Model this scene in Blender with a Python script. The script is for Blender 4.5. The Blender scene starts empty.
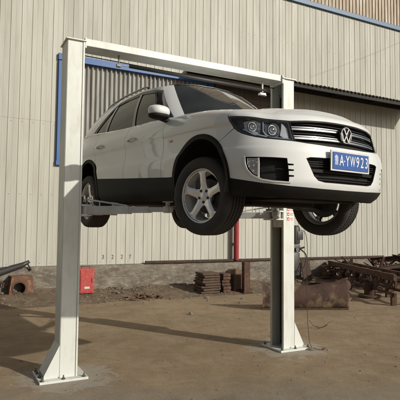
import bpy, bmesh, math, random
import numpy as np
from math import sin, cos, pi, radians, sqrt, atan2
from mathutils import Vector, Matrix, noise
from mathutils.geometry import delaunay_2d_cdt
random.seed(7)
scene=bpy.context.scene; COL=scene.collection
# ------------------------------------------------------------------ materials
def nt(m): return m.node_tree.nodes, m.node_tree.links
def mat(name, base, rough=.5, metal=0.0, var=None, scale=3.0, amt=.5, bump=0.0, bscale=40, coat=0.0, stretch=None, detail=6, var2=None, scale2=20, amt2=.3, spec=None, rvar=0.0, crough=.05):
    m=bpy.data.materials.new(name); m.use_nodes=True; N,L=nt(m); b=N['Principled BSDF']
    b.inputs['Base Color'].default_value=(*base,1); b.inputs['Roughness'].default_value=rough; b.inputs['Metallic'].default_value=metal
    b.inputs['Coat Weight'].default_value=coat; b.inputs['Coat Roughness'].default_value=crough
    if spec is not None: b.inputs['Specular IOR Level'].default_value=spec
    tc=N.new('ShaderNodeTexCoord'); mp=N.new('ShaderNodeMapping'); L.new(tc.outputs['Object'],mp.inputs['Vector'])
    if stretch: mp.inputs['Scale'].default_value=stretch
    col=None
    def mixn(c1,c2,sc,am,vec,lo=.35,hi=.65):
        t=N.new('ShaderNodeTexNoise'); t.inputs['Scale'].default_value=sc; t.inputs['Detail'].default_value=detail; t.inputs['Roughness'].default_value=.62
        L.new(vec,t.inputs['Vector'])
        mr=N.new('ShaderNodeMapRange'); mr.inputs[1].default_value=lo; mr.inputs[2].default_value=hi; mr.inputs[4].default_value=am; L.new(t.outputs['Fac'],mr.inputs[0])
        mx=N.new('ShaderNodeMix'); mx.data_type='RGBA'; L.new(mr.outputs[0],mx.inputs[0])
        if isinstance(c1,tuple): mx.inputs[6].default_value=(*c1,1)
        else: L.new(c1,mx.inputs[6])
        mx.inputs[7].default_value=(*c2,1)
        return mx.outputs[2],mr.outputs[0]
    if var:
        col,fac=mixn(base,var,scale,amt,mp.outputs[0])
        if var2: col,_=mixn(col,var2,scale2,amt2,mp.outputs[0],.5,.7)
        L.new(col,b.inputs['Base Color'])
        if rvar:
            mr=N.new('ShaderNodeMapRange'); mr.inputs[3].default_value=rough; mr.inputs[4].default_value=min(1,rough+rvar); L.new(fac,mr.inputs[0]); L.new(mr.outputs[0],b.inputs['Roughness'])
    if bump:
        t=N.new('ShaderNodeTexNoise'); t.inputs['Scale'].default_value=bscale; t.inputs['Detail'].default_value=6; L.new(mp.outputs[0],t.inputs['Vector'])
        bp=N.new('ShaderNodeBump'); bp.inputs['Strength'].default_value=1; bp.inputs['Distance'].default_value=bump; L.new(t.outputs['Fac'],bp.inputs['Height']); L.new(bp.outputs[0],b.inputs['Normal'])
    return m
def glassmat(name, tint, rough=.02, f0=.06, dust_haze=0.0):
    """thin tinted pane: tinted transmission, Schlick mirror film, a little dust"""
    m=bpy.data.materials.new(name); m.use_nodes=True; N,L=nt(m); N.remove(N['Principled BSDF']); out=N['Material Output']
    tr=N.new('ShaderNodeBsdfTransparent'); tr.inputs[0].default_value=(*tint,1)
    df=N.new('ShaderNodeBsdfDiffuse'); df.inputs[0].default_value=(.34,.36,.34,1)  # dusty grey haze lightens panes where reflected sky is too dim
    tc=N.new('ShaderNodeTexCoord'); tn=N.new('ShaderNodeTexNoise'); tn.inputs['Scale'].default_value=3.0; tn.inputs['Detail'].default_value=8; L.new(tc.outputs['Object'],tn.inputs['Vector'])
    mr=N.new('ShaderNodeMapRange'); mr.inputs[1].default_value=.3; mr.inputs[2].default_value=.7; mr.inputs[3].default_value=dust_haze*.6; mr.inputs[4].default_value=dust_haze*1.4; L.new(tn.outputs['Fac'],mr.inputs[0])
    m0=N.new('ShaderNodeMixShader'); L.new(mr.outputs[0],m0.inputs[0]); L.new(tr.outputs[0],m0.inputs[1]); L.new(df.outputs[0],m0.inputs[2])
    gl=N.new('ShaderNodeBsdfGlossy'); gl.inputs['Roughness'].default_value=rough
    lw=N.new('ShaderNodeLayerWeight'); lw.inputs['Blend'].default_value=.5
    p=N.new('ShaderNodeMath'); p.operation='POWER'; L.new(lw.outputs['Facing'],p.inputs[0]); p.inputs[1].default_value=5
    a=N.new('ShaderNodeMath'); a.operation='MULTIPLY_ADD'; L.new(p.outputs[0],a.inputs[0]); a.inputs[1].default_value=1-f0; a.inputs[2].default_value=f0
    mx=N.new('ShaderNodeMixShader'); L.new(a.outputs[0],mx.inputs[0]); L.new(m0.outputs[0],mx.inputs[1]); L.new(gl.outputs[0],mx.inputs[2]); L.new(mx.outputs[0],out.inputs['Surface'])
    return m
M={}
M['paint']=mat('car_paint',(.63,.65,.655),.55,0,coat=1.0,spec=.35,var=(.62,.63,.62),scale=2.5,amt=.6,crough=.04)
M['paint'].node_tree.nodes['Principled BSDF'].inputs['Metallic'].default_value=.0
M['black']=mat('black_plastic',(.013,.0125,.012),.6,bump=.0004,bscale=300,var=(.028,.025,.021),scale=5,amt=.4,spec=.15)
M['gloss']=mat('gloss_black',(.012,.012,.013),.12,coat=.6)
M['under']=mat('underbody',(.026,.022,.018),.8,var=(.055,.042,.03),scale=6,amt=.6,spec=.1)
M['void']=mat('dark_inner',(.006,.006,.006),.9)
M['chrome']=mat('chrome',(.75,.75,.74),.12,1.0)
M['trimsilver']=mat('satin_silver',(.72,.72,.71),.3,.35)
M['alloy']=mat('alloy',(.86,.86,.85),.30,.5,var=(.78,.77,.75),scale=8,amt=.5)
M['steel']=mat('dark_steel',(.10,.10,.10),.5,.7)
M['rubber']=mat('rubber',(.022,.021,.02),.75,var=(.06,.05,.042),scale=7,amt=.45,bump=.0006,bscale=160)
M['glass']=glassmat('side_glass',(.08,.09,.085),f0=.075,dust_haze=.02)
M['wglass']=glassmat('windscreen_glass',(.42,.52,.50),f0=.10,dust_haze=.06)
M['lampglass']=glassmat('lamp_glass',(.90,.92,.94),f0=.05,dust_haze=.01)
M['lampchrome']=mat('lamp_reflector',(.55,.57,.60),.18,.9)
M['lamphouse']=mat('lamp_housing',(.055,.057,.062),.3,.3,var=(.03,.03,.035),scale=16,amt=.8)
M['lampbright']=mat('lamp_bright',(.62,.64,.66),.25,.5)
M['amber']=mat('amber',(.55,.2,.03),.3)
M['redlamp']=mat('red_lens',(.4,.02,.02),.15,coat=.5)
M['seat']=mat('seat_fabric',(.05,.048,.045),.9)
M['plate']=mat('plate_blue',(.012,.075,.30),.4,var=(.02,.09,.28),scale=30,amt=.5)
M['platewhite']=mat('plate_white',(.75,.77,.78),.4)
M['lift']=mat('lift_paint',(.61,.63,.60),.42,var=(.54,.565,.52),scale=3.5,amt=.6,stretch=(1,1,.35),var2=(.30,.24,.17),scale2=9,amt2=.30,bump=.0008,bscale=25,rvar=.2)
M['galv']=mat('galvanised',(.58,.59,.58),.4,.3,var=(.44,.44,.43),scale=8,amt=.6)
M['grease']=mat('greasy_steel',(.16,.155,.14),.45,.6,var=(.16,.13,.09),scale=6,amt=.6)
M['red']=mat('red_paint',(.42,.035,.03),.5,var=(.28,.03,.025),scale=6,amt=.7,var2=(.3,.2,.16),scale2=22,amt2=.5)
M['redpipe']=mat('red_pipe',(.26,.015,.018),.5,var=(.18,.015,.015),scale=5,amt=.6)
M['rust']=mat('rust',(.085,.040,.026),.85,var=(.04,.022,.017),scale=4,amt=.9,var2=(.18,.085,.042),scale2=14,amt2=.7,bump=.006,bscale=30)
M['rustdark']=mat('rust_dark',(.055,.028,.018),.85,var=(.03,.018,.013),scale=5,amt=.9,var2=(.16,.07,.03),scale2=16,amt2=.5,bump=.004,bscale=30)
M['rustlight']=mat('rust_light',(.17,.10,.06),.85,var=(.09,.045,.03),scale=5,amt=.9,var2=(.33,.25,.17),scale2=9,amt2=.6,bump=.005,bscale=30)
M['trough']=mat('rusted_shell',(.075,.034,.022),.85,var=(.03,.018,.014),scale=2.4,amt=.95,var2=(.25,.19,.11),scale2=3.3,amt2=.8,bump=.006,bscale=18)
M['wood']=mat('old_boards',(.16,.10,.06),.85,var=(.09,.055,.035),scale=6,amt=.8,stretch=(1,1,6),bump=.003,bscale=30)
M['motor']=mat('motor_black',(.025,.025,.025),.5,var=(.05,.045,.04),scale=9,amt=.5)
M['blue']=mat('blue_frame',(.022,.095,.30),.5,var=(.03,.11,.29),scale=4,amt=.6,var2=(.10,.12,.16),scale2=10,amt2=.35)
M['flash']=mat('blue_flashing',(.035,.105,.22),.5,var=(.06,.11,.18),scale=3,amt=.7)
M['bank']=mat('earth',(.155,.112,.068),.95,var=(.075,.052,.034),scale=3,amt=.8,var2=(.26,.21,.15),scale2=8,amt2=.5,bump=.03,bscale=9)
M['stone']=mat('stones',(.22,.18,.14),.9,var=(.12,.09,.07),scale=7,amt=.8,bump=.006,bscale=30)
M['rag']=mat('brown_rag',(.07,.035,.02),.95)
M['tarp']=mat('black_tarp',(.015,.013,.012),.8)
M['twig']=mat('dry_twig',(.09,.06,.035),.9)
M['cable']=mat('cable',(.02,.02,.02),.6)
M['white']=mat('sticker_white',(.72,.70,.66),.5)
M['redink']=mat('sticker_red',(.42,.04,.04),.5)
M['darkink']=mat('stencil_ink',(.16,.055,.04),.8)
M['padrub']=mat('pad_rubber',(.03,.03,.03),.8)
# ------------------------------------------------------------------ mesh helpers
def obj(name, verts, faces, m, parent=None, smooth=False, normals=None, auto=None):
    me=bpy.data.meshes.new(name); me.from_pydata([tuple(map(float,v)) for v in verts],[],[tuple(map(int,f)) for f in faces]); me.update()
    me.materials.append(M[m] if isinstance(m,str) else m)
    if smooth or normals is not None or auto: me.polygons.foreach_set('use_smooth',[True]*len(me.polygons))
    if normals is not None: me.normals_split_custom_set_from_vertices([tuple(map(float,n)) for n in normals])
    elif auto:
        me.set_sharp_from_angle(angle=radians(auto))
    o=bpy.data.objects.new(name,me); COL.objects.link(o)
    if parent: o.parent=parent
    return o
def tag(o,label=None,cat=None,group=None,kind=None):
    if label: o['label']=label
    if cat: o['category']=cat
    if group: o['group']=group
    if kind: o['kind']=kind
    return o
def empty(name,loc,rz=0.0):
    o=bpy.data.objects.new(name,None); COL.objects.link(o); o.location=loc; o.rotation_euler=(0,0,rz); o.empty_display_size=.1; return o
def copy_tree(o,parent=None):
    c=o.copy(); COL.objects.link(c)
    if parent: c.parent=parent
    for ch in list(o.children): copy_tree(ch,c)
    return c
class MB:
    """collects shapes into one mesh"""
    def __init__(s): s.v=[]; s.f=[]
    def add(s,v,f):
        k=len(s.v); s.v+= [Vector(p) for p in v]; s.f+=[tuple(i+k for i in q) for q in f]; return s
    def box(s,c,d,rot=None,bev=0):
        """box at centre c with size d; rot is a 3x3 Matrix"""
        hx,hy,hz=[q/2 for q in d]
        if bev>0:
            bm=bmesh.new(); bmesh.ops.create_cube(bm,size=1)
            for v in bm.verts: v.co=Vector((v.co.x*d[0],v.co.y*d[1],v.co.z*d[2]))
            bmesh.ops.bevel(bm,geom=bm.edges[:],offset=bev,segments=2,affect='EDGES',profile=.5)
            vs=[v.co.copy() for v in bm.verts]; fs=[tuple(v.index for v in f.verts) for f in bm.faces]; bm.free()
        else:
            vs=[Vector((x*hx,y*hy,z*hz)) for x in(-1,1) for y in(-1,1) for z in(-1,1)]
            fs=[(0,1,3,2),(4,6,7,5),(0,4,5,1),(2,3,7,6),(0,2,6,4),(1,5,7,3)]
        if rot is not None: vs=[rot@v for v in vs]
        return s.add([v+Vector(c) for v in vs],fs)
    def bar(s,a,b,w,h,up=(0,0,1),bev=0):
        """rectangular bar from a to b"""
        a=Vector(a); b=Vector(b); x=(b-a).normalized(); u=Vector(up)
        if abs(x.dot(u))>.98: u=Vector((1,0,0))
        y=u.cross(x).normalized(); z=x.cross(y)
        R=Matrix((x,y,z)).transposed()
        return s.box((a+b)/2,((b-a).length,w,h),R,bev)
    def tube(s,pts,r,n=12,cap=True,closed=False):
        pts=[Vector(p) for p in pts]; N=len(pts); rs=r if hasattr(r,'__len__') else [r]*N
        vs=[];fs=[]; prev=None
        for i,p in enumerate(pts):
            if closed: t=(pts[(i+1)%N]-pts[i-1])
            else: t=(pts[min(i+1,N-1)]-pts[max(i-1,0)])
            t.normalize()
            if prev is None:
                u=Vector((0,0,1)) if abs(t.z)<.9 else Vector((1,0,0))
                prev=(u-t*u.dot(t)).normalized()
            else:
                prev=(prev-t*prev.dot(t)); prev.normalize()
            w=t.cross(prev)
            for k in range(n):
                a=2*pi*k/n; vs.append(p+(prev*cos(a)+w*sin(a))*rs[i])
        for i in range(N if closed else N-1):
            j=(i+1)%N
            for k in range(n): fs.append((i*n+k,i*n+(k+1)%n,j*n+(k+1)%n,j*n+k))
        if cap and not closed: fs+=[tuple(range(n-1,-1,-1)),tuple((N-1)*n+k for k in range(n))]
        return s.add(vs,fs)
    def lathe(s,prof,n=48,axis='y',c=(0,0,0),closed=False):
        """prof: (radius, along-axis) pairs"""
        vs=[];fs=[];P=len(prof)
        for k in range(n):
            a=2*pi*k/n
            for r,h in prof:
                if axis=='y': vs.append(Vector((r*cos(a)+c[0],h+c[1],r*sin(a)+c[2])))
                elif axis=='x': vs.append(Vector((h+c[0],r*cos(a)+c[1],r*sin(a)+c[2])))
                else: vs.append(Vector((r*cos(a)+c[0],r*sin(a)+c[1],h+c[2])))
        for k in range(n):
            q=(k+1)%n
            for i in range(P if closed else P-1):
                j=(i+1)%P; fs.append((k*P+i,k*P+j,q*P+j,q*P+i))
        return s.add(vs,fs)
    def prism(s,poly,a,b,plane='xy'):
        """extrude a 2D polygon between a and b along the third axis"""
        def P(p,h): return Vector((p[0],p[1],h)) if plane=='xy' else (Vector((p[0],h,p[1])) if plane=='xz' else Vector((h,p[0],p[1])))
        n=len(poly); vs=[P(p,a) for p in poly]+[P(p,b) for p in poly]
        fs=[tuple(range(n-1,-1,-1)),tuple(range(n,2*n))]+[(i,(i+1)%n,n+(i+1)%n,n+i) for i in range(n)]
        return s.add(vs,fs)
    def build(s,name,m,parent=None,smooth=False,auto=None,recalc=True):
        o=obj(name,s.v,s.f,m,parent,smooth)
        if recalc:
            bm=bmesh.new(); bm.from_mesh(o.data); bmesh.ops.recalc_face_normals(bm,faces=bm.faces[:]); bm.to_mesh(o.data); bm.free()
        if auto:
            o.data.polygons.foreach_set('use_smooth',[True]*len(o.data.polygons)); o.data.set_sharp_from_angle(angle=radians(auto))
        return o
def text_obj(name,body,size,m,parent,mtx,extrude=.001,sx_=1.0):
    cu=bpy.data.curves.new(name,'FONT'); cu.body=body; cu.size=size; cu.extrude=extrude; cu.align_x='CENTER'; cu.align_y='CENTER'
    t=bpy.data.objects.new(name,cu); COL.objects.link(t); bpy.context.view_layer.update()
    dg=bpy.context.evaluated_depsgraph_get(); me=bpy.data.meshes.new_from_object(t.evaluated_get(dg)); bpy.data.objects.remove(t); 
    for v in me.vertices: v.co.x*=sx_
    me.transform(mtx); me.materials.clear(); me.materials.append(M[m]); me.name=name
    o=bpy.data.objects.new(name,me); COL.objects.link(o)
    if parent: o.parent=parent
    return o
# ---- panels: polygon in a surface's parameter plane, triangulated and lifted on to the surface
def dens(poly,sp,closed=True):
    out=[]; n=len(poly)
    for i in range(n if closed else n-1):
        a=np.array(poly[i],float); b=np.array(poly[(i+1)%n],float); k=max(1,int(math.ceil(np.linalg.norm(b-a)/sp)))
        for j in range(k): out.append(tuple(a+(b-a)*j/k))
    return out
def inpoly(P,poly):
    P=np.asarray(P); x,y=P[:,0],P[:,1]; r=np.zeros(len(P),bool); q=np.array(poly); n=len(q)
    for i in range(n):
        x0,y0=q[i]; x1,y1=q[(i+1)%n]
        if y0==y1: continue
        c=((y0>y)!=(y1>y))&(x<(x1-x0)*(y-y0)/(y1-y0)+x0); r^=c
    return r
def area2(poly):
    q=np.array(poly); return .5*np.sum(q[:,0]*np.roll(q[:,1],-1)-np.roll(q[:,0],-1)*q[:,1])
def shrink(poly,d):
    q=np.array(poly,float); sg=1 if area2(poly)>0 else -1
    a=np.roll(q,1,0); b=np.roll(q,-1,0); e1=q-a; e2=b-q
    e1/=np.linalg.norm(e1,axis=1)[:,None]+1e-12; e2/=np.linalg.norm(e2,axis=1)[:,None]+1e-12
    n1=np.stack([-e1[:,1],e1[:,0]],1)*sg; n2=np.stack([-e2[:,1],e2[:,0]],1)*sg
    n=n1+n2; L=np.linalg.norm(n,axis=1)[:,None]; n=n/np.maximum(L,1e-9); k=1/np.maximum(np.sum(n*n1,1),.4)
    return [tuple(p) for p in q+n*d*k[:,None]]
def panel_data(surf,poly,holes=(),sp=.025,off=0.0,rim=.01,gap=0.0,scale=(1,1)):
    if gap: poly=shrink(poly,gap); holes=[shrink(h,-gap) for h in holes]
    po=dens(poly,sp*.7); hs=[dens(h,sp*.6) for h in holes]
    x0,y0=np.min(po,0); x1,y1=np.max(po,0)
    gx,gy=np.meshgrid(np.arange(x0+sp*.37,x1,sp),np.arange(y0+sp*.41,y1,sp)); G=np.stack([gx.ravel(),gy.ravel()],1)
    ok=inpoly(G,po)
    for h in hs: ok&=~inpoly(G,h)
    G=G[ok]; B=np.array(po+[p for h in hs for p in h])
    if len(G):
        d=np.min(np.linalg.norm(G[:,None]-B[None],axis=2),axis=1); G=G[d>sp*.45]
    V=[Vector(p) for p in po]; E=[(i,(i+1)%len(po)) for i in range(len(po))]
    for h in hs:
        k=len(V); V+=[Vector(p) for p in h]; E+=[(k+i,k+(i+1)%len(h)) for i in range(len(h))]
    V+=[Vector(p) for p in G]
    v,e,f,_,_,_=delaunay_2d_cdt(V,E,[],0,1e-7)
    P=np.array([tuple(p) for p in v]); F=np.array([t for t in f if len(t)==3])
    c=P[F].mean(1); ok=inpoly(c,po)
    for h in hs: ok&=~inpoly(c,h)
    F=F[ok]
    ar=(P[F[:,1],0]-P[F[:,0],0])*(P[F[:,2],1]-P[F[:,0],1])-(P[F[:,1],1]-P[F[:,0],1])*(P[F[:,2],0]-P[F[:,0],0])
    F=np.where((ar<0)[:,None],F[:,::-1],F); F=F[np.abs(ar)>1e-10]
    S,N=surf(P[:,0],P[:,1])
    o=off(P[:,0]) if callable(off) else off
    S=S+N*(o[:,None] if callable(off) else o)
    verts=list(S); nors=list(N); faces=[tuple(t) for t in F]
    if rim:
        cnt={}
        for t in faces:
            for a,b in ((t[0],t[1]),(t[1],t[2]),(t[2],t[0])): cnt[(a,b)]=1
        for (a,b) in list(cnt):
            if (b,a) not in cnt:
                k=len(verts); pa,pb=S[a],S[b]; na,nb=N[a],N[b]
                sn=np.cross(pb-pa,na); sn/=np.linalg.norm(sn)+1e-12
                verts+=[pa,pb,pb-nb*rim,pa-na*rim]; nors+=[sn]*4; faces.append((k+1,k,k+3,k+2))
    return verts,faces,nors
def flipcheck(verts,faces,nors):
    """face winding must agree with the analytic normals"""
    F=np.array([f for f in faces if len(f)==3]); V=np.array(verts); Nn=np.array(nors)
    d=(np.cross(V[F[:,1]]-V[F[:,0]],V[F[:,2]]-V[F[:,0]])*Nn[F[:,0]]).sum()
    return [f[::-1] for f in faces] if d<0 else faces
def panel(name,surf,poly,m,parent,holes=(),sp=.025,off=0.0,rim=.01,gap=0.0,both=False,extra=None):
    v,f,n=panel_data(surf,poly,holes,sp,off,rim,gap); f=flipcheck(v,f,n)
    if extra is not None:
        for (v2,f2,n2) in extra:
            k=len(v); v=list(v)+list(v2); n=list(n)+list(n2); f=list(f)+[tuple(i+k for i in q) for q in f2]
    out=[obj(name,v,f,m,parent,normals=n)]
    if both:
        v2=[(p[0],-p[1],p[2]) for p in v]; n2=[(p[0],-p[1],p[2]) for p in n]; out.append(obj(name,v2,[q[::-1] for q in f],m,parent,normals=n2))
    return out

def pchip(xs,ys):
    xs=np.array(xs,float); ys=np.array(ys,float); h=np.diff(xs); d=np.diff(ys)/h
    m=np.zeros(len(xs)); m[0]=d[0]; m[-1]=d[-1]
    for i in range(1,len(xs)-1):
        if d[i-1]*d[i]>0:
            w1=2*h[i]+h[i-1]; w2=h[i]+2*h[i-1]; m[i]=(w1+w2)/(w1/d[i-1]+w2/d[i])
    def f(x):
        x=np.clip(np.asarray(x,float),xs[0],xs[-1]); i=np.clip(np.searchsorted(xs,x)-1,0,len(xs)-2)
        t=(x-xs[i])/h[i]; a=ys[i]; b=ys[i+1]
        return a*(2*t**3-3*t**2+1)+b*(-2*t**3+3*t**2)+h[i]*((t**3-2*t**2+t)*m[i]+(t**3-t**2)*m[i+1])
    return f
def smooth_curve(pts,n=60):
    pts=np.array(pts,float); out=[]
    N=len(pts)
    for i in range(N-1):
        p1,p2=pts[i],pts[i+1]
        p0=pts[i-1] if i>0 else np.array([p2[0],-p2[1]])       # symmetric about y=0 at both ends
        p3=pts[i+2] if i+2<N else np.array([p1[0],-p1[1]])
        d0=max(np.linalg.norm(p1-p0),1e-6)**.5; d1=np.linalg.norm(p2-p1)**.5; d2=max(np.linalg.norm(p3-p2),1e-6)**.5
        t0=0;t1=d0;t2=t1+d1;t3=t2+d2
        for k in range(n):
            t=t1+(t2-t1)*k/n
            A1=(t1-t)/(t1-t0)*p0+(t-t0)/(t1-t0)*p1; A2=(t2-t)/(t2-t1)*p1+(t-t1)/(t2-t1)*p2; A3=(t3-t)/(t3-t2)*p2+(t-t2)/(t3-t2)*p3
            B1=(t2-t)/(t2-t0)*A1+(t-t0)/(t2-t0)*A2; B2=(t3-t)/(t3-t1)*A2+(t-t1)/(t3-t1)*A3
            out.append((t2-t)/(t2-t1)*B1+(t-t1)/(t2-t1)*B2)
    out.append(pts[-1]); return np.array(out)
PLAN=[(.922,0),(.912,.2),(.875,.4),(.806,.58),(.74,.685),(.64,.775),(.5,.84),(.3,.88),(0,.9),(-.5,.905),(-1.5,.905),(-2.3,.90),(-2.9,.88),(-3.2,.83),(-3.4,.74),(-3.52,.6),(-3.58,.35),(-3.6,0)]
_C=smooth_curve(PLAN)
_S=np.concatenate([[0],np.cumsum(np.linalg.norm(np.diff(_C,axis=0),axis=1))])
SMAX=_S[-1]
_T=np.gradient(_C,_S,axis=0); _T/=np.linalg.norm(_T,axis=1)[:,None]
_Nx,_Ny=_T[:,1].copy(),-_T[:,0].copy()     # outward for y>0 half
for _ in range(30):
    _Nx[1:-1]=(_Nx[:-2]+_Nx[1:-1]*2+_Nx[2:])/4; _Ny[1:-1]=(_Ny[:-2]+_Ny[1:-1]*2+_Ny[2:])/4
def sx(x): # arc length on the flank at a given x
    i=np.argsort(_C[:,0]); return float(np.interp(x,_C[i,0],_S[i]))
def sy(y): # arc length on the nose at a given |y|
    k=8*60; return float(np.interp(y,_C[:k,1],_S[:k]))
_F=pchip([.15,.2,.25,.29,.33,.38,.5,.6,.66,.70,.78,.86,.90,.94,1.0],[.22,.15,.085,.035,.012,.0,.0,.004,.014,.030,.046,.064,.080,.11,.17])
_SD=pchip([.15,.2,.26,.32,.42,.5,.58,.62,.66,.74,.82,.865,.91,.95,1.0,1.05,1.12,1.2],[.16,.10,.05,.022,.008,.002,.0,.003,.016,.024,.025,.011,.014,.022,.042,.066,.09,.11])
_RR=pchip([.15,.25,.35,.5,.65,.72,.9,1.2],[.2,.1,.02,.0,.01,.05,.09,.16])
_CN=pchip([.15,.3,.38,.6,.72,.8,.9,1.0],[.05,.01,.0,.0,.02,.04,.065,.10])
_ztx=pchip([-3.6,-3.3,-2.9,-2.3,-1.5,-.5,0,.3,.5,.64,.74,.80,.875,.922],[1.12,1.17,1.155,1.12,1.080,1.055,1.022,.985,.957,.940,.936,.938,.944,.948])
_zts=_ztx(_C[:,0])
_rr=np.interp(_C[:,0],[-1.0,-.6,.3,.89],[.015,.06,.07,.045])
def ztop(s): return np.interp(np.abs(s),_S,_zts)
def PS(s,z,off=0.0):
    s=np.asarray(s,float); z=np.asarray(z,float); a=np.abs(s); sg=np.where(s<0,-1.0,1.0)
    cx=np.interp(a,_S,_C[:,0]); cy=np.interp(a,_S,_C[:,1]); nx=np.interp(a,_S,_Nx); ny=np.interp(a,_S,_Ny)
    L=np.sqrt(nx*nx+ny*ny); nx=nx/L; ny=ny/L
    w=nx*nx; v=ny*ny
    ins=np.where(nx>0,_F(z),_RR(z))*w+_SD(z)*v+np.where(nx>0,_CN(z),0)*4*w*v
    h=ztop(a)-z; rr=np.interp(a,_S,_rr); q=np.clip(rr-h,0,rr*.995)
    ins=ins+rr-np.sqrt(rr*rr-q*q)-off
    return np.stack([cx-nx*ins,(cy-ny*ins)*sg,z+0*a],-1)
def PN(s,z):
    e=2e-3; p=PS(s+e,z)-PS(s-e,z); q=PS(s,z+e)-PS(s,z-e)
    n=np.cross(p,q); n/=np.linalg.norm(n,axis=-1)[...,None]+1e-12
    return n
# ------------------------------------------------------------------ the car
CAR=empty('suv',(.692,4.731,1.626)); CAR.rotation_euler=(0,0,0)
CAR.rotation_mode='QUATERNION'; CAR.rotation_quaternion=(Matrix.Rotation(.58986-pi/2,4,'Z')@Matrix.Rotation(.02944,4,'Y')).to_quaternion()
tag(CAR,'white five-door SUV raised in the air on the two-post lift','car')
def SURF(s,z):
    P=PS(s,z); N=PN(s,z); return P,N
def X(x): return -sx(x)
AF=(.03,.385,.41); AR=(-2.64,.385,.41)        # wheel arch circles on the flank: x, z, radius
def arcpts(A,a0,a1,n=20,dr=0.0):
    return [(X(A[0]+(A[2]+dr)*cos(a0+(a1-a0)*i/n)),A[1]+(A[2]+dr)*sin(a0+(a1-a0)*i/n)) for i in range(n+1)]
def T_(x0,x1,n=12,dz=-.0015): # points along the shell's upper edge between two x
    return [(X(x0+(x1-x0)*i/n),float(ztop(sx(x0+(x1-x0)*i/n)))+dz) for i in range(n+1)]
def Ts(s0,s1,n=12,dz=-.0015): return [(s0+(s1-s0)*i/n,float(ztop(s0+(s1-s0)*i/n))+dz) for i in range(n+1)]
def mir(p): return [(-a,b) for a,b in p]
def symm(half): return half+[(-a,b) for a,b in half[::-1] if a!=0]
def cz(x): return .437+(-.35-x)*.040
def aang(A,z): return math.asin((z-A[1])/A[2])
# lamp and grille outlines on the nose, right half (s<0)
LAMP=[(-1.118,.897),(-1.100,.858),(-1.070,.815),(-1.033,.780),(-.983,.755),(-.918,.735),(-.853,.720),(-.768,.707),(-.682,.700),(-.527,.690),(-.545,.76),(-.560,.852),(-.67,.858),(-.778,.866),(-.87,.877),(-.958,.886),(-1.05,.894)]
GR=[(0,.668),(-.222,.670),(-.422,.680),(-.520,.689),(-.537,.76),(-.553,.852),(-.397,.863),(-.20,.871),(0,.873)]
LOW=[(0,.372),(-.26,.374),(-.325,.385),(-.365,.42),(-.437,.555),(-.40,.566),(0,.574)]
FOG=[(-.932,.556),(-.930,.505),(-.912,.460),(-.870,.418),(-.790,.383),(-.70,.371),(-.577,.366),(-.576,.405),(-.538,.407),(-.538,.417),(-.579,.419),(-.581,.450),(-.540,.452),(-.540,.462),(-.584,.464),(-.587,.493),(-.543,.495),(-.543,.505),(-.590,.507),(-.596,.548),(-.763,.553)]
WL=[(0,.320),(-.272,.323),(-.557,.334),(-.783,.352),(-.923,.372),(-1.068,.394)]   # lower edge of the painted bumper
zj=.70; aj=aang(AF,zj)
bump_half=[(0,.664),(-.222,.666),(-.422,.676),(-.527,.686),(-.682,.696),(-.768,.703),(-.853,.716),(-.918,.731),(-.983,.751),(-1.036,.777),(-1.060,.797)]+arcpts(AF,aj,aang(AF,.402),10)+WL[::-1]
# bump_half runs centre-top -> corner -> arch -> centre-bottom
full=bump_half[:-1]+[(0,.320)]+[(-a,b) for a,b in bump_half[1:-1]][::-1]
panel('front_bumper',SURF,full,'paint',CAR,holes=[symm(LOW),FOG,mir(FOG)],sp=.022,rim=.014,gap=.001)
# lower black chin
chin=WL+[arcpts(AF,aang(AF,.402),-.1,1)[0]]+[(X(.432),.33),(X(.40),.262),(-.95,.252),(-.6,.247),(0,.243)]
cf=chin[:-1]+[(0,.243)]+[(-a,b) for a,b in chin[1:-1]][::-1]
panel('bumper_lip',SURF,cf,'black',CAR,sp=.03,rim=.02,gap=.001,off=.004)
# front fenders
f_top=T_(.40,-.60,16)
fender=[(-1.124,.899),(-1.128,float(ztop(1.128))-.0015)]+f_top+[(X(-.60),cz(-.6))]+[(X(-.45),cz(-.45))]+arcpts(AF,pi-aang(AF,.443),aj,22)+[(-1.066,.800),(-1.076,.815),(-1.106,.858)]
panel('front_fender',SURF,fender,'paint',CAR,sp=.024,rim=.012,gap=.0028,both=True)
# doors
XB=-1.47
fd=T_(-.60,XB,12)+[(X(XB),cz(XB)),(X(-.60),cz(-.6))]
panel('front_door',SURF,fd,'paint',CAR,sp=.026,rim=.012,gap=.003,both=True)
xr=-2.42; ra=[(X(x),z) for x,z in ((-2.20,cz(-2.2)),)]
rd=T_(XB,xr,12)+[(X(xr),.86),(X(-2.38),.80)]+arcpts(AR,radians(54),radians(18),6,.012)+[(X(XB),cz(XB))]
panel('rear_door',SURF,rd,'paint',CAR,sp=.026,rim=.012,gap=.003,both=True)
# rear quarter and bumper as one skin
rq=T_(xr,-3.42,12)+[(-SMAX+.55,1.16),(-SMAX+.55,.45),(X(-3.2),.42),(X(-3.02),.42)]+arcpts(AR,pi-aang(AR,.42),radians(54),16)+[(X(-2.38),.80),(X(xr),.86)]
panel('rear_quarter',SURF,rq,'paint',CAR,sp=.03,rim=.012,gap=.002,both=True)
sT=SMAX-.55
RSURF=lambda s,z: SURF(SMAX-np.asarray(s),z) if False else SURF(s,z)
def REAR(y,z): # tailgate skin, both halves joined through the rear centre line
    y=np.asarray(y,float); s=np.where(y<0,-(SMAX+y),SMAX-y)
    s=np.where(np.abs(y)<1e-6,SMAX,s); P=PS(s,z); N=PN(np.where(np.abs(np.abs(s)-SMAX)<.01,np.sign(s)*(SMAX-.01),s),z)
    return P,N
panel('tailgate',REAR,[(-.54,.62),(.54,.62),(.54,1.13),(-.54,1.13)],'paint',CAR,sp=.05,rim=.012)
panel('rear_bumper',REAR,[(-.54,.45),(.54,.45),(.54,.61),(-.54,.61)],'paint',CAR,sp=.05,rim=.012)
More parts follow.
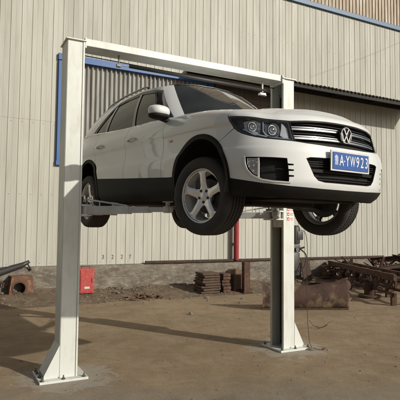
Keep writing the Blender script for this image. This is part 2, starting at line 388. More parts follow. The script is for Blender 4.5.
panel('rear_valance',REAR,[(-1.1,.25),(1.1,.25),(1.1,.40),(.55,.44),(-.55,.44),(-1.1,.40)],'black',CAR,sp=.06,rim=.012)
panel('tail_lamp',SURF,[(X(-3.22),.90),(X(-3.22),1.05),(-SMAX+.42,1.05),(-SMAX+.42,.88)],'redlamp',CAR,sp=.03,off=.006,rim=.01,both=True)
# black lower cladding: sill and arch trims
sill=[(X(-.45),cz(-.45)),(X(-1.2),cz(-1.2)),(X(-2.15),cz(-2.15))]+arcpts(AR,radians(18),radians(-12),5,.012)+[(X(-2.18),.235),(X(-.42),.225)]+arcpts(AF,radians(190),pi-aang(AF,.443),5,.004)
panel('sill_cladding',SURF,sill,'black',CAR,sp=.03,rim=.02,gap=.001,off=.006,both=True)
for A,a0,a1 in ((AF,-18,198),(AR,-18,198)):
    ring=arcpts(A,radians(a0),radians(a1),44)+arcpts(A,radians(a1),radians(a0),44,-.042)
    panel('arch_trim',SURF,ring,'black',CAR,sp=.03,rim=.05,off=.010,both=True)
# ---- bonnet: nose strip above the lamps plus the crowned lid
zs_=pchip([-.35,-.1,.2,.45,.62,.78],[1.100,1.084,1.056,1.028,1.008,.984])
def HOOD(s,t):
    s=np.asarray(s,float); t=np.asarray(t,float); e=PS(s,ztop(s)); 
    xs=np.clip(e[:,0],-.30,.50); sp=np.stack([xs,0*xs,zs_(xs)],-1)
    u=t; p=e+(sp-e)*u[:,None]; p[:,2]=e[:,2]+(sp[:,2]-e[:,2])*(1-(1-u)**2.2)
    # raised power-dome creases either side
    yy=np.abs(p[:,1]); p[:,2]+=.012*np.clip((.52-yy)/.10,0,1)*np.clip(u/.25,0,1)*np.clip((p[:,0]+.45)/.3,0,1)
    return p
def HS(s,t):
    e=1e-3; a=HOOD(s+e,t)-HOOD(s-e,t); tt=np.clip(t,e,1-e); b=HOOD(s,tt+e)-HOOD(s,tt-e); n=np.cross(a,b); n/=np.linalg.norm(n,axis=1)[:,None]+1e-12
    n=np.where(n[:,2:3]<0,-n,n); return HOOD(s,t),n
sc=sx(-.58); vs=[];fs=[];ns=[]; NS=120;NT=22
ss=np.linspace(-sc,sc,NS+1); tt=np.linspace(0,1,NT+1)
for i in range(NS+1):
    p,n=HS(np.full(NT+1,ss[i]),tt); vs+=list(p); ns+=list(n)
ns=[n if np.isfinite(n).all() and np.linalg.norm(n)>.5 else np.array((0,0,1.)) for n in ns]
for i in range(NS):
    for j in range(NT): fs.append((i*(NT+1)+j,(i+1)*(NT+1)+j,(i+1)*(NT+1)+j+1,i*(NT+1)+j+1))
fs=[f[::-1] for f in fs] if np.dot(np.cross(np.array(vs[fs[60][1]])-vs[fs[60][0]],np.array(vs[fs[60][2]])-vs[fs[60][0]]),(0,0,1))<0 else fs
lip=[(0,.877),(-.20,.875),(-.397,.867),(-.553,.856),(-.67,.862),(-.778,.870),(-.87,.881),(-.958,.890),(-1.05,.898),(-1.118,.902)]+Ts(-1.124,0,24,0)
lipf=lip[:-1]+[(0,float(ztop(0)))]+[(-a,b) for a,b in lip[1:-1]][::-1]
panel('bonnet',SURF,lipf,'paint',CAR,sp=.016,rim=.012,extra=[(vs,fs,ns)])
# ---- dark inner shell behind the gaps and openings
def offf(s): return -.014-.072*np.clip((1.20-np.abs(s))/.08,0,1)
inn=Ts(-SMAX+.3,0,60,-.05)+Ts(0,SMAX-.3,60,-.05)+[(SMAX-.3,.3)]
low=[(X(-3.1),.30)]+arcpts(AR,radians(195),radians(-15),24,-.01)+[(X(-2.1),.27),(X(-.5),.27)]+arcpts(AF,radians(195),radians(-15),24,-.01)+[(-1.0,.27),(0,.265)]
inner=Ts(0,SMAX-.3,70,-.05)+[(SMAX-.3,.3)]+[(-a,b) for a,b in low]
inner=inner+low[::-1][1:]+[(-SMAX+.3,.3)]+Ts(-SMAX+.3,0,70,-.05)[:-1]
panel('inner_shell',SURF,inner,'void',CAR,sp=.05,rim=0,off=offf)
# ---- grille
g=panel('grille',SURF,symm(GR),'gloss',CAR,sp=.03,off=-.045,rim=0)[0]
mb=MB()
for z0,z1 in ((.792,.806),(.813,.820),(.718,.732),(.739,.746)):
    st=[(-.545,z0-.004),(0,z0+.002),(.545,z0-.004),(.545,z1-.004),(0,z1+.002),(-.545,z1-.004)]
    v,f,n=panel_data(SURF,st,(),.02,-.012,.02); f=flipcheck(v,f,n); obj('grille_bar',v,f,'chrome',g,normals=n)
for zz in (.69,.765,.845):
    v,f,n=panel_data(SURF,[(-.54,zz),(.54,zz),(.54,zz+.008),(-.54,zz+.008)],(),.03,-.03,.012); f=flipcheck(v,f,n); obj('grille_slat',v,f,'black',g,normals=n)
ge=[(-a*1.0,b) for a,b in GR]
v,f,n=panel_data(SURF,symm(GR),[shrink(symm(GR),.006)],.02,-.004,.035); obj('grille_surround',v,flipcheck(v,f,n),'gloss',g,normals=n)
# emblem: ring with a V over a W
em=MB(); R0=.069
cx_=float(PS(0,.778)[0])+.004
em.lathe([(R0,0),(R0,.010),(R0-.004,.014),(R0-.008,.014),(R0-.011,.010),(R0-.011,0)],48,'x',(cx_,0,.778),closed=True)
def stroke(a,b,w=.0105):
    em.bar((cx_+.008,-a[0]*R0,.778+a[1]*R0),(cx_+.008,-b[0]*R0,.778+b[1]*R0),w,.008,up=(1,0,0))
stroke((-.44,.80),(0,.03)); stroke((.44,.80),(0,.03))
stroke((-.86,.33),(-.40,-.80)); stroke((-.40,-.80),(0,-.06)); stroke((0,-.06),(.40,-.80)); stroke((.40,-.80),(.86,.33))
e=em.build('emblem','chrome',g,auto=40)
eb=MB().lathe([(0,.0),(R0-.009,.0)],40,'x',(cx_+.001,0,.778)); eb.build('emblem_backing','gloss',e)
# ---- lower intake
li=panel('lower_intake',SURF,symm(LOW),'void',CAR,sp=.03,off=-.05,rim=0)[0]
for i,zz in enumerate((.395,.415,.452,.497,.515,.533,.551)):
    w=.37+(zz-.4)*.36; hgt=.008 if i!=2 else .026
    v,f,n=panel_data(SURF,[(-w,zz),(w,zz),(w,zz+hgt),(-w,zz+hgt)],(),.03,-.022,.012); obj('intake_slat',v,flipcheck(v,f,n),'black',li,normals=n)
v,f,n=panel_data(SURF,symm(LOW),[shrink(symm(LOW),.005)],.02,-.002,.04); obj('intake_frame',v,flipcheck(v,f,n),'black',li,normals=n)
# ---- number plate
cxp=float(PS(0,.553)[0])+.020; zp=.553
pf=MB().box((cxp-.006,0,zp),(.012,.472,.166),bev=.003); pf.box((cxp-.02,0,zp),(.03,.3,.08)); pfo=pf.build('plate_frame','galv',CAR)
MB().box((cxp+.0035,0,zp),(.004,.436,.136),bev=.0015).build('number_plate','plate',pfo)
RM=Matrix(((0,0,1,cxp+.0062),(1,0,0,0),(0,1,0,zp),(0,0,0,1)))
def ptxt(ch,y,w,size=.118,sx_=.62):
    text_obj('plate_character',ch,size,'platewhite',pfo,Matrix.Translation((0,y,0))@RM@Matrix.Diagonal((1,1,1,1)),.0008,sx_)
for ch,y,s_,k in (('\u9c81',-.178,.088,.56),('A',-.118,.122,.62),('Y',-.047,.122,.62),('W',.016,.122,.50),('9',.078,.122,.66),('2',.134,.122,.66),('3',.190,.122,.66)):
    ptxt(ch,y,0,s_,k)
MB().lathe([(0,.0),(.006,.0)],16,'x',(cxp+.0062,-.083,zp)).build('plate_dot','platewhite',pfo)
# ---- headlamps
def both(fn):
    for sg in (1,-1): fn(sg)
def mirx(o):
    c=o.copy(); c.data=o.data.copy(); c.data.transform(Matrix.Diagonal((1,-1,1,1))); c.data.flip_normals(); COL.objects.link(c); return c
def lamp_side():
    hb=panel('headlamp',SURF,LAMP,'lamphouse',CAR,sp=.02,off=lambda s:-.06+0*s,rim=0)[0]
    kids=[]
    v,f,n=panel_data(SURF,LAMP,[shrink(LAMP,.011)],.02,-.004,.055); kids.append(obj('lamp_rim',v,flipcheck(v,f,n),'gloss',None,normals=n))
    v,f,n=panel_data(SURF,LAMP,(),.02,-.003,0); kids.append(obj('lamp_cover',v,flipcheck(v,f,n),'lampglass',None,normals=n))
    for poly in ([(-1.0,.835),(-.985,.80),(-.90,.765),(-.83,.755),(-.82,.845),(-.90,.858)],[(-.79,.845),(-.775,.765),(-.74,.74),(-.66,.73),(-.63,.79),(-.64,.83)]):
        v,f,n=panel_data(SURF,poly,(),.02,-.056,.01); kids.append(obj('inner_bezel',v,flipcheck(v,f,n),'lampchrome',None,normals=n))
    for s,z,r in ((-.915,.812,.040),(-.705,.785,.042)):
        c=PS(s,z,-.045); n=np.array((.93,-.36,-.05)); n/=np.linalg.norm(n); a=MB()
        a.lathe([(r*.30,-.012),(r*.72,-.004),(r,.022),(r*1.12,.024),(r*1.12,.0)],32,'x')
        b=MB().lathe([(0.0001,.020),(r*.3,.017),(r*.48,.008),(r*.56,-.004)],24,'x')
        Q=Vector((1,0,0)).rotation_difference(Vector(n)).to_matrix()
        for q in (a,b): q.v=[Q@p+Vector(c) for p in q.v]
        kids.append(a.build('reflector','lampchrome',None,auto=50)); kids.append(b.build('lens','chrome',None,smooth=True))
    for poly in ([(-.74,.712),(-.545,.703),(-.548,.717),(-.73,.726)],[(-.76,.726),(-.90,.752),(-.99,.79),(-.984,.797),(-.895,.761),(-.757,.735)],[(-.805,.852),(-.800,.775),(-.775,.745),(-.745,.733),(-.745,.741),(-.768,.753),(-.790,.780),(-.795,.853)],[(-.62,.845),(-.575,.80),(-.565,.722),(-.61,.722),(-.64,.74),(-.625,.80)],[(-.86,.735),(-.885,.74),(-.905,.76),(-.88,.775),(-.845,.765)]):
        v,f,n=panel_data(SURF,poly,(),.015,-.022,.015); kids.append(obj('light_strip',v,flipcheck(v,f,n),'lampbright',None,normals=n))
    for k in kids: k.parent=hb
    h2=mirx(hb); h2.parent=CAR
    for k in kids: m_=mirx(k); m_.parent=h2
lamp_side()
# ---- fog lamp pods
def fog_side():
    b=panel('side_intake',SURF,FOG,'void',CAR,sp=.03,off=-.06,rim=0)[0]; kids=[]
    v,f,n=panel_data(SURF,FOG,[shrink(FOG,.003)],.02,-.003,.05); kids.append(obj('intake_frame',v,flipcheck(v,f,n),'black',None,normals=n))
    tr=[(-.941,.560),(-.939,.503),(-.920,.455),(-.876,.410),(-.793,.375),(-.70,.362),(-.56,.357),(-.56,.367),(-.70,.373),(-.787,.386),(-.866,.421),(-.907,.461),(-.924,.506),(-.927,.556)]
    v,f,n=panel_data(SURF,tr,(),.012,.006,.014); kids.append(obj('chrome_trim',v,flipcheck(v,f,n),'trimsilver',None,normals=n))
    v,f,n=panel_data(SURF,[(-.822,.548),(-.812,.548),(-.812,.392),(-.822,.394)],(),.012,.001,.03); kids.append(obj('chrome_trim',v,flipcheck(v,f,n),'trimsilver',None,normals=n))
    pod=[(-.920,.548),(-.918,.505),(-.897,.462),(-.862,.425),(-.815,.405),(-.815,.548)]
    v,f,n=panel_data(SURF,pod,(),.02,-.02,.03); kids.append(obj('fog_lamp',v,flipcheck(v,f,n),'lampchrome',None,normals=n))
    for s,z in ((-.895,.525),(-.86,.53),(-.895,.487),(-.855,.495),(-.86,.452),(-.83,.52)):
        c=PS(s,z,-.014); a=MB(); a.lathe([(0.0001,.006),(.007,.004),(.011,-.004)],16,'x',tuple(c)); kids.append(a.build('lamp_bulb','chrome',None,smooth=True))
    v,f,n=panel_data(SURF,[(-.80,.47),(-.60,.46),(-.60,.466),(-.80,.476)],(),.02,-.03,.01); kids.append(obj('intake_slat',v,flipcheck(v,f,n),'black',None,normals=n))
    for k in kids: k.parent=b
    h2=mirx(b); h2.parent=CAR
    for k in kids: m_=mirx(k); m_.parent=h2
fog_side()
# ---- door handles and small flank details
def handle(x,z):
    for sg in (-1,1):
        c=PS(X(x),z); a=MB(); y0=c[1]*(-sg)*1.0
        yb=abs(c[1])*sg
        pts=[(x+.095,yb+sg*.004,z+.004),(x+.07,yb+sg*.034,z+.003),(x,yb+sg*.040,z),(x-.07,yb+sg*.034,z-.003),(x-.095,yb+sg*.004,z-.004)]
        a.tube(pts,[.010,.012,.013,.012,.010],12); h=a.build('door_handle','paint',CAR,smooth=True)
        cup=MB().lathe([(.0001,-.006),(.042,.0015),(.047,.002)],28,'y'); cup.v=[Vector((v.x*1.2+x,v.y*(1 if sg>0 else -1)+yb,v.z*.8+z)) for v in cup.v]; cup.build('handle_recess','paint',h,smooth=True)
handle(-1.29,.90); handle(-2.20,.915)
for sg in (-1,1):
    c=PS(X(-.42),.80); yb=abs(c[1])*sg; MB().box((-.46,yb+sg*.003,.79),(.05,.010,.018),bev=.003).build('side_repeater','amber',CAR)
# ---- greenhouse: ruled surface from belt to roof edge
GB=[(-.20,0,1.02),(-.24,.30,1.015),(-.36,.55,1.01),(-.50,.69,1.00),(-.66,.772,1.005),(-.90,.800,1.035),(-1.5,.812,1.06),(-2.1,.815,1.09),(-2.6,.805,1.12),(-3.0,.775,1.145),(-3.3,.70,1.15),(-3.47,.5,1.12),(-3.53,0,1.11)]
GT=[(-.98,0,1.602),(-1.0,.25,1.598),(-1.04,.42,1.587),(-1.09,.51,1.575),(-1.16,.567,1.567),(-1.30,.597,1.577),(-1.65,.612,1.600),(-2.1,.612,1.598),(-2.5,.60,1.58),(-2.85,.57,1.555),(-3.12,.49,1.54),(-3.24,.33,1.545),(-3.26,0,1.555)]
gu=[0.0]
for i in range(1,len(GB)): gu.append(gu[-1]+math.dist(GB[i][:2],GB[i-1][:2]))
UMAX=gu[-1]
_gb=[pchip(gu,[p[k] for p in GB]) for k in range(3)]; GT=[(a,b,c-.045) for a,b,c in GT]; _gt=[pchip(gu,[p[k] for p in GT]) for k in range(3)]
def ux(x): return float(np.interp(-x,[-p[0] for p in GB],gu))
def GP(u,v):
    u=np.asarray(u,float); v=np.asarray(v,float); a=np.abs(u); sg=np.where(u<0,-1.,1.)
    b=np.stack([f(a) for f in _gb],-1); t=np.stack([f(a) for f in _gt],-1); p=b+(t-b)*v[...,None]
    e=.01; db=np.stack([f(a+e)-f(a-e) for f in _gb[:2]],-1); n=np.stack([db[...,1],-db[...,0]],-1); n=n/(np.linalg.norm(n,axis=-1)[...,None]+1e-9)
    bl=.030*4*v*(1-v)+.0*v
    p[...,0]+=-(-n[...,0])*bl*1.0; p[...,1]+=n[...,1]*bl
    p[...,1]*=sg; return p
def GSURF(u,v):
    e=2e-3; a=GP(u+e,v)-GP(u-e,v); b=GP(u,v+e)-GP(u,v-e); n=np.cross(a,b); n/=np.linalg.norm(n,axis=-1)[...,None]+1e-12
    p=GP(u,v); c=np.stack([p[...,0]+1.9,p[...,1],0*p[...,0]+.0],-1); n=np.where(((n*c).sum(-1)<0)[...,None],-n,n); return p,n
def U(x): return -ux(x)
def uscale(surf): return surf
uA=ux(-.50)
# v is a 0..1 fraction; stretch it so the triangles stay even
def GS2(u,w): return GSURF(u,np.asarray(w)/.55)
k=.55
ws=[(-uA,.02),(uA,.02),(uA,.985*k),(-uA,.985*k)]
panel('windscreen',GS2,[(-uA,0.0),(uA,0.0),(uA,.985*k),(-uA,.985*k)],'wglass',CAR,sp=.04,rim=0,off=-.004)
fr_o=[(-uA-.012,0),(uA+.012,0),(uA+.012,k),(-uA-.012,k)]; fr_i=[(-uA+.035,.05*k),(uA-.035,.05*k),(uA-.035,.93*k),(-uA+.035,.93*k)]
panel('windscreen_border',GS2,fr_o,'gloss',CAR,holes=[fr_i],sp=.04,rim=0,off=-.006)
DLO=[(U(-.60),.06*k),(U(-.70),.05*k),(U(-1.46),.03*k),(U(-2.24),.03*k),(U(-2.66),.05*k),(U(-2.60),.22*k),(U(-2.42),.60*k),(U(-2.33),.76*k),(U(-2.20),.85*k),(U(-1.9),.90*k),(U(-1.46),.915*k),(U(-1.0),.905*k),(U(-.80),.885*k),(U(-.70),.86*k)]
side=[(U(-.485),.0),(U(-.9),0),(U(-3.45),0.0),(U(-3.45),k),(U(-.485),k)]
panel('roof_side',GS2,side,'paint',CAR,holes=[DLO],sp=.035,rim=.02,both=True)
W1=[(U(-.665),.09*k),(U(-1.405),.045*k),(U(-1.405),.885*k),(U(-1.0),.872*k),(U(-.84),.852*k),(U(-.755),.825*k)]
W2=[(U(-1.475),.045*k),(U(-2.20),.045*k),(U(-2.20),.82*k),(U(-1.9),.868*k),(U(-1.475),.885*k)]
W3=[(U(-2.265),.05*k),(U(-2.60),.065*k),(U(-2.55),.22*k),(U(-2.385),.57*k),(U(-2.30),.74*k),(U(-2.265),.77*k)]
panel('window_frame',GS2,DLO,'gloss',CAR,holes=[W1,W2,W3],sp=.03,rim=.02,off=-.006,both=True)
for W in (W1,W2,W3): panel('side_window',GS2,shrink(W,-.006),'glass',CAR,sp=.04,rim=0,off=-.014,both=True)
tr=[(U(-.60),.035*k),(U(-1.46),.010*k),(U(-2.24),.010*k),(U(-2.68),.03*k),(U(-2.67),.055*k),(U(-2.24),.032*k),(U(-1.46),.032*k),(U(-.62),.057*k)]
panel('window_trim',GS2,tr,'chrome',CAR,sp=.02,rim=.006,off=.005,both=True)
dr=shrink(DLO,-.012); panel('rain_channel',GS2,dr,'black',CAR,holes=[shrink(DLO,-.004)],sp=.03,rim=0,off=.0015,both=True)
# rear window and header
def GREAR(y,w):
    y=np.asarray(y,float); u=np.where(y<0,-(UMAX+y),UMAX-y); p,n=GSURF(np.where(np.abs(np.abs(u)-UMAX)<.004,np.sign(u)*(UMAX-.004),u),np.asarray(w)/k); p[:,1]=np.where(np.abs(y)<1e-4,0,p[:,1]); return p,n
yr=UMAX-ux(-3.45)
panel('rear_window',GREAR,[(-yr,0.02),(yr,.02),(yr,k),(-yr,k)],'glass',CAR,sp=.05,rim=0,off=-.003)
# roof skin
zr_=pchip([-3.3,-2.9,-2.3,-1.7,-1.25,-.95],[1.52,1.575,1.612,1.622,1.604,1.562])
vs=[];fs=[];ns=[];NU=150;NV=14
us=np.linspace(-UMAX,UMAX,NU+1)
def ROOF(u,t):
    e=GP(u,np.ones_like(u)); xs=np.clip(e[:,0],-3.1,-1.12); z=np.where(e[:,0]>-1.12,zr_(xs),zr_(xs)); sp=np.stack([xs,0*xs,z],-1)
    p=e+(sp-e)*t[:,None]; p[:,2]=e[:,2]+(z-e[:,2])*(1-(1-t)**2.4); return p
for i in range(NU+1):
    t=np.linspace(0,1,NV+1); u=np.full(NV+1,us[i]); vs+=list(ROOF(u,t))
for i in range(NU):
    for j in range(NV): fs.append((i*(NV+1)+j,(i+1)*(NV+1)+j,(i+1)*(NV+1)+j+1,i*(NV+1)+j+1))
rf=obj('roof',vs,fs,'paint',CAR,smooth=True)
bm=bmesh.new(); bm.from_mesh(rf.data); bmesh.ops.remove_doubles(bm,verts=bm.verts[:],dist=1e-4); bmesh.ops.recalc_face_normals(bm,faces=bm.faces[:]); bm.to_mesh(rf.data); bm.free()
for sg in (-1,1):
    pts=[]
    for i in range(25):
        x=-1.28-1.75*i/24; e=GP(np.array([ux(x)]),np.array([1.0]))[0]; lift=.035*min(1,min(i,24-i)/2.0)
        zz=float(GP(np.array([ux(x)]),np.array([1.0]))[0][2])
        pts.append((e[0],sg*(e[1]-.035),zz+.012+lift))
    MB().tube(pts,.013,10).build('roof_rail','gloss',CAR,smooth=True)
# wipers
for q_ in ([(-.30,-.55,1.075),(-.42,-.25,1.12),(-.40,.10,1.13)],[(-.25,.05,1.085),(-.40,.30,1.12),(-.46,.58,1.12)]): MB().tube(q_,.008,8).build('wiper','black',CAR)
# cowl
MB().prism([(-.62,-.76),(-.10,-.70),(-.05,0),(-.10,.70),(-.62,.76),(-.62,.6),(-.5,0),(-.62,-.6)],.97,1.0,'xy').build('cowl','black',CAR)
# ---- mirrors
def mirror(sg):
    bm=bmesh.new(); bmesh.ops.create_uvsphere(bm,u_segments=32,v_segments=20,radius=1)
    for v in bm.verts:
        x,y,z=v.co; x=math.copysign(abs(x)**.8,x); y=math.copysign(abs(y)**.75,y); z=math.copysign(abs(z)**.8,z)
        if x<0: x*=.35                       # flat towards the glass
        v.co=Vector((x*.115,y*.110,z*.060))
    vs=[v.co.copy() for v in bm.verts]; fs=[tuple(v.index for v in f.verts) for f in bm.faces]; bm.free()
    Rm=Matrix.Rotation(radians(-12*sg),3,'Z'); c=Vector((-.59,sg*.965,1.085))
    top=MB(); q=[]
    mb=MB(); mb.add([Rm@Vector((v.x,v.y*1.0,v.z))+c for v in vs],fs); o=mb.build('door_mirror','paint',CAR,smooth=True)
    b=MB(); b.add([Rm@Vector((v.x*.96,v.y*.97,v.z*.55-.045))+c for v in vs],fs); b.build('mirror_base','black',o,smooth=True)
    b=MB().bar((c.x+.01,sg*.94,c.z-.06),(c.x-.0,sg*.80,c.z-.085),.07,.035,bev=.01); b.build('mirror_arm','black',o,auto=40)
    gl=MB().lathe([(.0001,0),(1,0)],32,'x'); gl.v=[Rm@Vector((-.042,v.y*.092,v.z*.050))+c for v in gl.v]; gl.build('mirror_glass','chrome',o)
for sg in(-1,1): mirror(sg)
for sg in (-1,1): MB().prism([(-.64,1.03),(-.86,1.05),(-.86,1.09),(-.78,1.16)],sg*.792,sg*.806,'xz').build('mirror_sail','gloss',CAR)
# ---- wheels
def tyre_rim():
    ty=MB(); R=.345; w=.118
    prof=[(.238,-w*.80),(.242,-w*.98),(.262,-w*1.03),(.295,-w*1.04),(.322,-w*.98),(.336,-w*.86),(.3415,-w*.76)]
    gr=[-.058,-.02,.02,.058]
    for gc in gr:
        prof+=[(R-.0005*abs(gc)/.06*4,gc-.0055),(R-.0085,gc-.0045),(R-.0085,gc+.0045),(R-.0005*abs(gc)/.06*4,gc+.0055)]
    prof+=[(.3415,w*.76),(.336,w*.86),(.322,w*.98),(.295,w*1.04),(.262,w*1.03),(.242,w*.98),(.238,w*.80),(.225,w*.70),(.225,-w*.70)]
    ty.lathe(prof,96,'y',closed=True)
    return ty
def wheel_at(x,y,z,steer):
    sg=1 if y>0 else -1
    hub=MB().lathe([(.0001,-.09),(.07,-.09),(.07,.0),(.03,.03),(.0001,.03)],28,'y'); 
    hub.v=[Vector((v.x,v.y*sg,v.z)) for v in hub.v]
    W=hub.build('wheel','steel',CAR,auto=40); W.location=(x,y,z); W.rotation_euler=(0,0,steer)
    t=tyre_rim(); ty=t.build('tyre','rubber',W,auto=35)
    # tread blocks: cross sipes
    bb=MB()
    for k in range(72):
        a=2*pi*k/72
        for (c0,c1,sk) in ((-.098,-.066,.035),(-.050,-.028,-.02),(-.012,.012,.02),(.028,.050,-.02),(.066,.098,.035)):
            p=[]
            for (yy,da) in ((c0,0),(c1,sk),(c1,sk+.030),(c0,.030)):
                rr=.3462-(.006 if abs(yy)>.09 else 0); p.append(Vector((rr*cos(a+da),yy,rr*sin(a+da))))
            q=[v*1.0 for v in p]; inner=[Vector((v.x*.972,v.y,v.z*.972)) for v in p]
            bb.add(p+inner,[(0,1,2,3),(0,4,5,1),(1,5,6,2),(2,6,7,3),(3,7,4,0)])
    bb.build('tread','rubber',ty)
    yo=.092
    def dish0(r): return np.interp(r,[0,.03,.05,.07,.12,.19,.222,.236],[.070,.070,.060,.066,.078,.084,.080,.088])
    def hh(a,b):
        r=np.hypot(a,b); t=np.arctan2(b,a)-(pi/2+.04); d=(t+pi/5)%(2*pi/5)-pi/5; q=np.clip((r-.05)/.05,0,1)*np.clip((.215-r)/.03,0,1)
        return dish0(r)-8.0*np.minimum(np.abs(np.sin(d))*r,.04)**2*q
    def RS(a,b): # plane coordinates -> wheel face
        a=np.asarray(a,float); b=np.asarray(b,float); e=1e-3; h=hh(a,b); r=np.hypot(a,b)
        P=np.stack([a,h*sg,b],-1); n=np.stack([-(hh(a+e,b)-hh(a-e,b))/(2*e),np.ones_like(r),-(hh(a,b+e)-hh(a,b-e))/(2*e)],-1); n/=np.linalg.norm(n,axis=-1)[...,None]; n[:,1]*=sg
        n=np.where(n[:,1:2]*sg<0,-n,n); return P,n
    outer=[(.234*cos(2*pi*i/90),.234*sin(2*pi*i/90)) for i in range(90)]
    holes=[]
    for k in range(5):
        a0=pi/2+2*pi*k/5+pi/5+.04
        # window between spokes: rounded trapezoid
        pts=[]; hw=.032
        def edge(sign,r): # spoke edge line parallel-ish to spoke axis
            sa=a0+sign*pi/5; ax=Vector((cos(sa),sin(sa))); pr=Vector((-sin(sa),cos(sa)))*(-sign); wv=hw*(1.12-.9*(r-.08)) if r<.17 else hw*(1.0+1.3*(r-.17)*2)
            return ax*r+pr*wv
        A=[edge(-1,r) for r in (.100,.12,.15,.18,.198)]; B=[edge(1,r) for r in (.198,.18,.15,.12,.100)]
        rim_a=[Vector((cos(t),sin(t)))*.2175 for t in np.linspace(a0-pi/5+.235,a0+pi/5-.235,8)]
        cen=[Vector((cos(a0),sin(a0)))*.076]
        for q in A+rim_a+B+cen: pts.append((q.x,q.y))
        holes.append(pts)
    v,f,n=panel_data(RS,outer,holes,.012,0,.026); f=flipcheck(v,f,n); rim=obj('rim',v,f,'alloy',W,normals=n)
    lip=MB(); lip.lathe([(.230,.088),(.241,.090),(.2425,.094),(.2415,.099),(.233,.098),(.228,.084),(.205,.03),(.200,-.06),(.235,-.098)],80,'y'); lip.v=[Vector((q.x,q.y*sg,q.z)) for q in lip.v]; lip.build('rim_barrel','alloy',rim,auto=50)
    cap=MB().lathe([(.0001,.074),(.026,.074),(.031,.070),(.031,.062)],32,'y')
    cap.v=[Vector((q.x,q.y*sg,q.z)) for q in cap.v]; cap.build('hub_cap','alloy',rim,auto=40)
    lb=MB()
    for k in range(5):
        a=pi/2+2*pi*k/5+pi/5; lb.lathe([(.012,.066),(.013,.067),(.013,.045)],12,'y',(.054*cos(a),0,.054*sin(a))); lb.lathe([(.0001,.0665),(.0125,.0665)],12,'y',(.054*cos(a),.0,.054*sin(a)))
    lb.v=[Vector((q.x,q.y*sg,q.z)) for q in lb.v]; lb.build('wheel_bolt','gloss',rim)
    d=MB().lathe([(.06,.0),(.155,.0),(.155,-.025),(.06,-.025)],48,'y',closed=True); d.v=[Vector((q.x,q.y*sg,q.z)) for q in d.v]; d.build('brake_disc','steel',W,auto=40)
    cal=MB().box((-.10 if x>-1 else .10,-.01*sg,.075),(.09,.075,.13),bev=.01); cal.build('brake_caliper','steel',W)
ZF,ZR=.262,.246
for sg in (-1,1):
    wheel_at(0,sg*.748,ZF,radians(12)); wheel_at(-2.684,sg*.748,ZR,0)
# wheel wells
def liner(A,sg):
    vs=[];fs=[];n=24
    for i in range(n+1):
        a=radians(-15)+radians(210)*i/n
        for y in (.40,.885): vs.append((A[0]+(A[2]-.012)*cos(a),sg*y,A[1]+(A[2]-.012)*sin(a)))
    for i in range(n): fs.append((2*i,2*i+1,2*i+3,2*i+2))
    k=len(vs); vs.append((A[0],sg*.40,A[1])); fs+=[(2*i,2*i+2,k) for i in range(n)]
    obj('wheel_liner',vs,fs,'under',CAR,smooth=False)
for A in (AF,AR):
    for sg in(-1,1): liner(A,sg)
# ---- underbody
ub=MB(); ub.prism([(.70,-.40),(.62,-.60),(.50,-.70),(.46,-.42),(-.42,-.42),(-.46,-.80),(-2.18,-.80),(-2.22,-.42),(-3.08,-.42),(-3.12,-.72),(-3.45,-.6),(-3.45,.6),(-3.12,.72),(-3.08,.42),(-2.22,.42),(-2.18,.80),(-.46,.80),(-.42,.42),(.46,.42),(.50,.70),(.62,.60),(.70,.40)],.255,.275,'xy'); U_=ub.build('underbody','under',CAR)
MB().box((-.05,0,.225),(.42,.78,.06),bev=.015).build('subframe','under',CAR); MB().box((-2.70,0,.235),(.36,.80,.06),bev=.015).build('subframe','under',CAR)
for sg in(-1,1):
    for q_ in (
        ((.02,sg*.36,.22),(.0,sg*.66,.165),.10,.03),((-.28,sg*.36,.22),(-.02,sg*.66,.165),.06,.03),((-2.66,sg*.38,.22),(-2.684,sg*.66,.16),.09,.03),((-2.2,sg*.40,.25),(-2.66,sg*.62,.20),.05,.04)):
        MB().bar(*q_,bev=.008).build('suspension_arm','steel',CAR)
    MB().tube([(0,sg*.20,.30),(0,sg*.66,.265)],.018,10).build('drive_shaft','steel',CAR)
for sg in(-1,1):
    for xx,zz in ((0,ZF),(-2.684,ZR)):
        pts=[(xx+.055*cos(t),sg*.56+.055*sin(t),zz+.06+.012*t) for t in np.linspace(0,2*pi*4.5,80)]; MB().tube(pts,.007,6).tube([(xx,sg*.56,zz-.05),(xx,sg*.55,zz+.42)],.022,10).build('spring','steel',CAR)
MB().tube([(.1,.05,.235),(-.6,.05,.225),(-1.2,.12,.225),(-2.0,.15,.225),(-2.5,.30,.24),(-3.1,.42,.24),(-3.58,.42,.27)],.03,12).tube([(-1.25,.12,.222),(-1.75,.14,.222)],.07,14).build('exhaust','steel',CAR,smooth=False)
MB().box((.30,0,.245),(.70,.80,.02),bev=.008).build('engine_tray','under',CAR); MB().box((-1.9,-.35,.235),(.7,.5,.07),bev=.03).build('fuel_tank','under',CAR)
for sg in(-1,1): MB().box((-1.3,sg*.73,.243),(1.55,.03,.03)).build('sill_flange','under',CAR)
